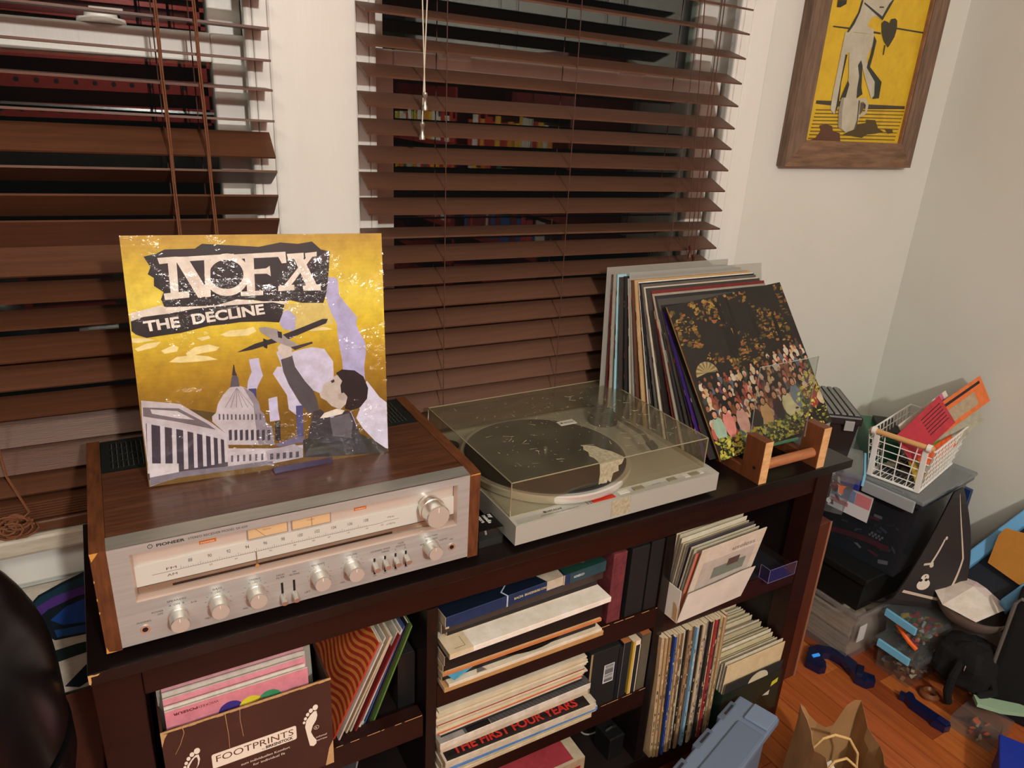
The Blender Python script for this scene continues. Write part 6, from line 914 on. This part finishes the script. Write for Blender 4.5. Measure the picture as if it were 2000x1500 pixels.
t = thing('green_foam_pad', 'pale green foam pad edge sticking out under the black bag', 'pad'); MB().prism([(0,0),(0.05,-0.008),(0.11,0.0),(0.2,-0.035),(0.22,-0.010),(0.1,0.03),(0,0.03)], (1.775,-0.190,-0.664), (0.72,-0.69,0.0), (0.69,0.72,0), (0,0,0.010), (150,180,150)).build('pad', MATT, t)
t = thing('black_case', 'tall black case with grey piping at the right edge of the picture', 'case', (1.850,-0.168,FZ), (0,0,math.radians(-70))); MB().box(0,0.24,0,0.09,0,0.335,(16,15,16)).build('body', CLOTH, t, bevel=0.012)
MB().tube([(-0.002,-0.002,0.01),(-0.002,-0.002,0.318),(0.006,-0.002,0.334),(0.23,-0.002,0.337)],0.0045,8,(96,90,84)).build('piping', MATT, t); MB().box(0.050,0.090,-0.0012,0,0.235,0.270,(190,176,160)).build('name_tag', INK, t)
t = thing('craft_box', 'flat clear box of orange and red craft bits on the floor boards', 'box', (1.730,-0.262,FZ), (0,0,0.10)); b = MB().box(0,0.110,0,0.095,0.0005,0.036); b.build('clear_case', BIN, t); random.seed(19); b = MB()
for i in range(18): b.obox((random.uniform(0.006,0.08),random.uniform(0.006,0.075),random.uniform(0.002,0.018)),(random.uniform(0.008,0.022),random.uniform(-0.006,0.006),0),(0,random.uniform(0.003,0.008),0),(0,0,0.003),random.choice([(206,90,50),(60,50,50),(180,160,140),(90,40,50),(50,50,60)]))
b.cyl((0.045,0.055,0.022),(0.045,0.055,0.026),0.008,n=18,col=(214,96,50)); b.build('craft_bits', PLA, t, kind='stuff')
tag(MB().lathe([(0.016,0.0),(0.024,0.006),(0.024,0.012),(0.016,0.018),(0.010,0.012),(0.010,0.006),(0.016,0.0)], (1.768,-0.088,FZ+0.0002), 26, (110,62,34)).build('wooden_ring', PLA, smooth=True), 'brown wooden ring on the floor beside the black strap', 'ring')
BTt = thing('blue_crate', 'deep blue plastic crate at the bottom right corner of the picture', 'crate', (1.700,-0.282,FZ), (0,0,-1.08)); MB().box(0,0.22,-0.20,0,0,0.075,(24,44,140)).build('body', PLA, BTt, bevel=0.004); MB().box(-0.006,0.226,-0.206,0.006,0.0752,0.086,(28,52,156)).build('rim', PLA, BTt, bevel=0.003)
# quick clamps
NV = mat('navy_plastic', (16,22,58), 0.25, coat=0.3)
t = thing('bar_clamp', 'navy blue plastic spreader clamp with a bright blue button, beside the cabinet leg', 'clamp')
MB().prism([(0,0),(0.035,-0.012),(0.050,0.000),(0.048,0.022),(0.036,0.040),(0.040,0.055),(0.060,0.062),(0.085,0.050),(0.110,0.020),(0.120,-0.004),(0.148,-0.012),(0.168,0.004),(0.166,0.026),(0.140,0.030),(0.122,0.060),(0.095,0.082),(0.060,0.090),(0.025,0.084),(0.004,0.060)], (1.562,0.128,FZ+0.001), (0.60,-0.80,0), (0.80,0.60,0), (0,0,0.020)).build('frame', NV, t, bevel=0.003)
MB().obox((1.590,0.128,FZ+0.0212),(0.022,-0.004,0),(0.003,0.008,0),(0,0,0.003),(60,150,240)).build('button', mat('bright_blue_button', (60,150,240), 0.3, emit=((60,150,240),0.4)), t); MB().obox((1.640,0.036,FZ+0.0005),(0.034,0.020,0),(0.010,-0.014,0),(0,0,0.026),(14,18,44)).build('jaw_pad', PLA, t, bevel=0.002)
t = thing('bar_clamp', 'navy blue clamp handle lying alone on the floor boards', 'clamp')
MB().prism([(0,0.006),(0.006,-0.008),(0.018,-0.004),(0.036,-0.012),(0.085,-0.012),(0.096,-0.018),(0.124,-0.012),(0.128,0.006),(0.118,0.016),(0.088,0.014),(0.036,0.012),(0.022,0.024),(0.012,0.022),(0.012,0.008)], (1.694,-0.052,FZ+0.001), (0.03,-1,0), (1,0.03,0), (0,0,0.018)).build('frame', NV, t, bevel=0.003)
MB().obox((1.690,-0.150,FZ+0.0192),(0.018,0,0),(0,-0.026,0),(0,0,0.004),(20,28,74)).build('trigger', PLA, t, bevel=0.001)
# grey blue lidded tub
a1 = V((-0.95,-0.31,0)).normalized(); a2 = V((-a1.y, a1.x, 0))*-1.0
if a2.y > 0: a2 = -a2
t = thing('grey_blue_tub', 'grey blue plastic storage tub with a hinged lid on the floor before the cabinet', 'tub'); c0 = V((1.128,-0.014,FZ)); LG = (108,124,146)
MB().obox(c0+a1*0.02+a2*0.015, a1*0.50, a2*0.060, (0,0,0.200), LG).build('body', PLA, t, bevel=0.006)
MB().obox(c0+V((0,0,0.200)), a1*0.54, a2*0.088, (0,0,0.018), LG).build('lid', MATT, t, bevel=0.004)
MB().obox(c0+a1*0.070+a2*0.030+V((0,0,0.2181)), a1*0.43, a2*0.056, (0,0,0.005), (100,116,138)).build('lid_panel', MATT, t, bevel=0.003)
for i in range(5):
    MB().obox(c0+a1*(0.03+0.10*i)-a2*0.006+V((0,0,0.198)), a1*0.060, a2*0.014, (0,0,0.022), (86,98,116)).build('hinge', MATT, t, bevel=0.002)
    MB().obox(c0+a1*(0.040+0.10*i)+a2*0.001+V((0,0,0.2195)), a1*0.034, a2*0.005, (0,0,0.0012), (40,42,46)).build('hinge_slot', MATT, t)
MB().obox(c0+a1*0.005+a2*0.035+V((0,0,0.2182)), a1*0.050, a2*0.050, (0,0,0.006), (116,134,158)).build('end_tab', MATT, t, bevel=0.002)
# paper bag
PB = thing('paper_bag', 'open brown kraft paper bag with twisted handles at the bottom of the picture', 'bag'); random.seed(14)
cor = [(1.168,-0.132),(1.280,-0.178),(1.215,-0.318),(1.085,-0.262)]
seg = 9; base = []; 
for k in range(4):
    p, q = cor[k], cor[(k+1) % 4]
    for i in range(seg): s = i/seg; base.append((p[0]+(q[0]-p[0])*s, p[1]+(q[1]-p[1])*s))
NB = len(base); cx = sum(p[0] for p in base)/NB; cy = sum(p[1] for p in base)/NB
rimz = [0.275,0.262,0.240,0.226,0.222,0.232,0.256,0.270,0.276, 0.274,0.262,0.244,0.236,0.234,0.232,0.236,0.240,0.246, 0.248,0.236,0.216,0.206,0.200,0.204,0.206,0.210,0.220, 0.236,0.256,0.268,0.262,0.250,0.252,0.262,0.272,0.280]
b = MB(); L_ = 8
def bagp(i, j, off=0.0):
    i %= NB; x, y = base[i]; f = j/L_; z = FZ+0.001+rimz[i]*f; w1 = 0.010*math.sin(i*1.1+j*0.7)*f+0.014*math.sin(i*0.52+2)*f*f; s = 1.10-0.06*f-off
    w1 *= 0.6; nx, ny = (x-cx), (y-cy); l = math.hypot(nx,ny); return (cx+nx*s+nx/l*w1, cy+ny*s+ny/l*w1, z)
for off in (0.0, 0.012):
    for i in range(NB):
        for j in range(L_): f = [bagp(i,j,off),bagp(i+1,j,off),bagp(i+1,j+1,off),bagp(i,j+1,off)]; b.face(f if off == 0 else f[::-1])
for i in range(NB): b.face([bagp(i,L_,0),bagp(i+1,L_,0),bagp(i+1,L_,0.012),bagp(i,L_,0.012)])
b.face([bagp(i,0,0) for i in range(NB)][::-1]); b.build('bag_body', KRAFT, PB, smooth=True)
TW = mat('twisted_paper', (206,170,112), 0.8, bump=0.8, bscale=300)
MB().tube([(1.150,-0.175,-0.540),(1.150,-0.180,-0.500),(1.160,-0.190,-0.470),(1.180,-0.200,-0.460),(1.205,-0.215,-0.468),(1.222,-0.228,-0.500),(1.228,-0.232,-0.545)],0.0026,8).build('handle', TW, PB, smooth=True)
MB().tube([(1.130,-0.225,-0.545),(1.135,-0.225,-0.505),(1.150,-0.228,-0.485),(1.172,-0.236,-0.480),(1.192,-0.248,-0.500),(1.200,-0.255,-0.540)],0.0026,8).build('handle', TW, PB, smooth=True)
tag(MB().obox((1.140,-0.220,-0.600),(0.04,-0.01,0.02),(0.01,0.03,0.01),(0,0,0.04),(206,206,200)).build('crumpled_receipt', PAP), 'crumpled white paper inside the kraft bag', 'paper')
# =============== LEFT SIDE ===============
t = thing('painted_canvas', 'white canvas painted with blue and purple shapes behind the cabinet\'s left end', 'painting'); b = MB().box(-0.56,0.05,0.392,0.407,-0.335,-0.125,(206,198,184)); y = 0.3915
b.poly([(-0.105,-0.160),(-0.079,-0.134),(-0.045,-0.120),(-0.012,-0.109),(0.05,-0.102),(0.05,-0.236),(-0.012,-0.232),(-0.0266,-0.229),(-0.0700,-0.226),(-0.088,-0.200)], (0,y,0), EX, EZ, (14,30,40))
b.poly([(-0.100,-0.160),(-0.079,-0.138),(-0.045,-0.125),(-0.012,-0.116),(0.045,-0.108),(0.045,-0.150),(-0.012,-0.150),(-0.050,-0.152),(-0.08,-0.166)], (0,y-0.0002,0), EX, EZ, (24,58,76)); b.poly([(-0.095,-0.160),(-0.060,-0.143),(-0.02,-0.136),(0.04,-0.133),(0.04,-0.148),(-0.03,-0.152),(-0.07,-0.164),(-0.085,-0.175)], (0,y-0.0004,0), EX, EZ, (80,52,130))
b.poly([(-0.070,-0.185),(-0.045,-0.166),(-0.012,-0.158),(0.04,-0.157),(0.04,-0.205),(-0.02,-0.205),(-0.055,-0.200)], (0,y-0.0004,0), EX, EZ, (24,70,150)); b.poly([(-0.068,-0.206),(-0.02,-0.210),(0.04,-0.209),(0.04,-0.226),(-0.02,-0.225),(-0.066,-0.221)], (0,y-0.0004,0), EX, EZ, (30,74,130))
b.poly([(-0.080,-0.246),(-0.04,-0.243),(0.0,-0.244),(0.04,-0.242),(0.04,-0.270),(0.0,-0.262),(-0.04,-0.266),(-0.075,-0.270)], (0,y-0.0002,0), EX, EZ, (14,40,40)); b.poly([(-0.070,-0.322),(-0.035,-0.290),(0.04,-0.262),(0.04,-0.300),(-0.02,-0.318),(-0.05,-0.332)], (0,y-0.0002,0), EX, EZ, (16,30,44)); b.build('canvas', PR, t)
t = thing('low_wooden_chest', 'low reddish brown wooden chest left of the cabinet', 'chest', (-0.62,0.14,FZ)); MB().box(0,0.595,0,0.245,0,0.370).build('body', BROWN, t, bevel=0.002); MB().box(-0.008,0.602,-0.008,0.250,0.3702,0.383).build('top', BROWN, t, bevel=0.003)
t = thing('domed_canister', 'glossy black domed canister standing at the left edge of the picture', 'canister', (-0.172,-0.03,FZ)); 
MB().lathe([(0.0,0.945)]+[(0.151*math.sin(a),0.765+0.180*math.cos(a)) for a in [i*math.pi/2/14 for i in range(1,15)]]+[(0.151,0.700),(0.148,0.697)], (0,0,0), 56).build('dome_lid', BLK, t, smooth=True)
MB().lathe([(0.144,0.697),(0.144,0.690),(0.153,0.688),(0.153,0.655),(0.150,0.640),(0.140,0.600)], (0,0,0), 56).build('collar', BLK, t, smooth=True)
NVB = mat('dark_navy_body', (10,12,26), 0.3)
MB().lathe([(0.0,0.0),(0.120,0.0),(0.124,0.02),(0.140,0.600),(0.0,0.600)], (0,0,0), 48).build('body', NVB, t, smooth=True)
# =============== OTHER SIDE OF THE ROOM, SEEN ONLY IN THE WINDOW PANES ===============
RW = mat('dark_red_wood', (124,32,24), 0.5)
t = thing('tall_bookcase', 'dark red bookcase with rows of holes, seen reflected in the window panes', 'bookcase', (-0.30,-3.18,FZ))
for x in (0.0, 1.0, 1.98): MB().box(x, x+0.03, 0, 0.32, 0, 2.3).build('upright', RW, t)
for z in (0.10,0.50,0.86,1.18,1.50,1.82,2.2): MB().box(0.0305, 1.9795, 0, 0.2995, z, z+0.045).build('shelf', RW, t)
MB().box(0.0,2.01,-0.012,-0.001,0,2.3).build('back', RW, t)
HOLE = mat('shelf_peg_hole', (20,8,6), 0.8)
for z in [0.60+0.14*i for i in range(12)]:
    q = MB().box(0.0305, 1.9795, 0.300, 0.3200, z, z+0.07).build('front_lip', RW, t)
    b = MB()
    for i in range(22): b.disc((0.06+0.085*i,0.3206,z+0.035), (-1,0,0), (0,0,1), 0.012, 0.012, (20,8,6), 10)
    b.build('peg_holes', HOLE, q)
t = thing('low_bookcase', 'dark red bookcase of coloured spines, seen reflected in the right window', 'bookcase', (1.76,-2.95,FZ))
for y in (0.0, 1.08, 2.14): MB().box(0, 0.27, y, y+0.025, 0, 1.55).build('upright', RW, t)
for z in (0.06,0.30,0.50,0.70,0.90,1.12,1.32,1.53): MB().box(0, 0.27, 0.0255, 2.139, z, z+0.022).build('shelf', RW, t)
MB().box(0.2705,0.2790,0,2.165,0,1.55).build('back', RW, t)
ORD2 = ORD+['thirty-'+q for q in ORD[:9]]+['fortieth']+['forty-'+q for q in ORD[:9]]+['fiftieth']+['fifty-'+q for q in ORD[:9]]+['sixtieth']
random.seed(77); n = 0
for row, z, cc in (('upper', 1.142,[(226,180,60),(226,150,50),(206,200,80),(180,60,40),(220,214,200)]),('middle', 0.922,[(226,170,40),(220,120,50),(60,110,80),(200,190,170),(190,60,60)]),('lower', 0.722,[(120,50,50),(60,90,150),(200,190,180),(190,70,70)])):
    y = 0.15; n = 0
    while y < 1.95:
        w_ = random.uniform(0.022,0.060)
        if abs(y-1.08) > 0.07:
            c = random.choice(cc); o = MB().box(1.79,1.96,-2.95+y,-2.95+y+w_-0.002,FZ+z+0.0005,FZ+z+random.uniform(0.12,0.165),c).build('book', PR); tag(o, cname(c)+' book, '+ORD2[n]+' on the '+row+' shelf of the reflected bookcase', 'book', 'books in the reflected bookcase'); n += 1
        y += w_
# ---------------- finish: set every group's base, lift all to the real floor height ----------------
bpy.context.view_layer.update()
for t in list(bpy.data.objects):
    if t.type == 'EMPTY' and t.parent is None and t.location.length < 1e-9 and t.matrix_basis.to_3x3().is_identity if hasattr(t.matrix_basis.to_3x3(), 'is_identity') else (t.type == 'EMPTY' and t.parent is None and t.location.length < 1e-9):
        pts = [t.matrix_world.inverted() @ c.matrix_world @ V(p) for c in t.children for p in (c.bound_box if c.type == 'MESH' else [])]
        if not pts: continue
        lo = V((min(p.x for p in pts), min(p.y for p in pts), min(p.z for p in pts))); hi = V((max(p.x for p in pts), max(p.y for p in pts), max(p.z for p in pts)))
        base = V(((lo.x+hi.x)/2, (lo.y+hi.y)/2, lo.z)); t.location = base
        for c in t.children: c.matrix_basis = Matrix.Translation(-base) @ c.matrix_basis
for o in bpy.data.objects:
    if o.parent is None: o.location.z += ZT
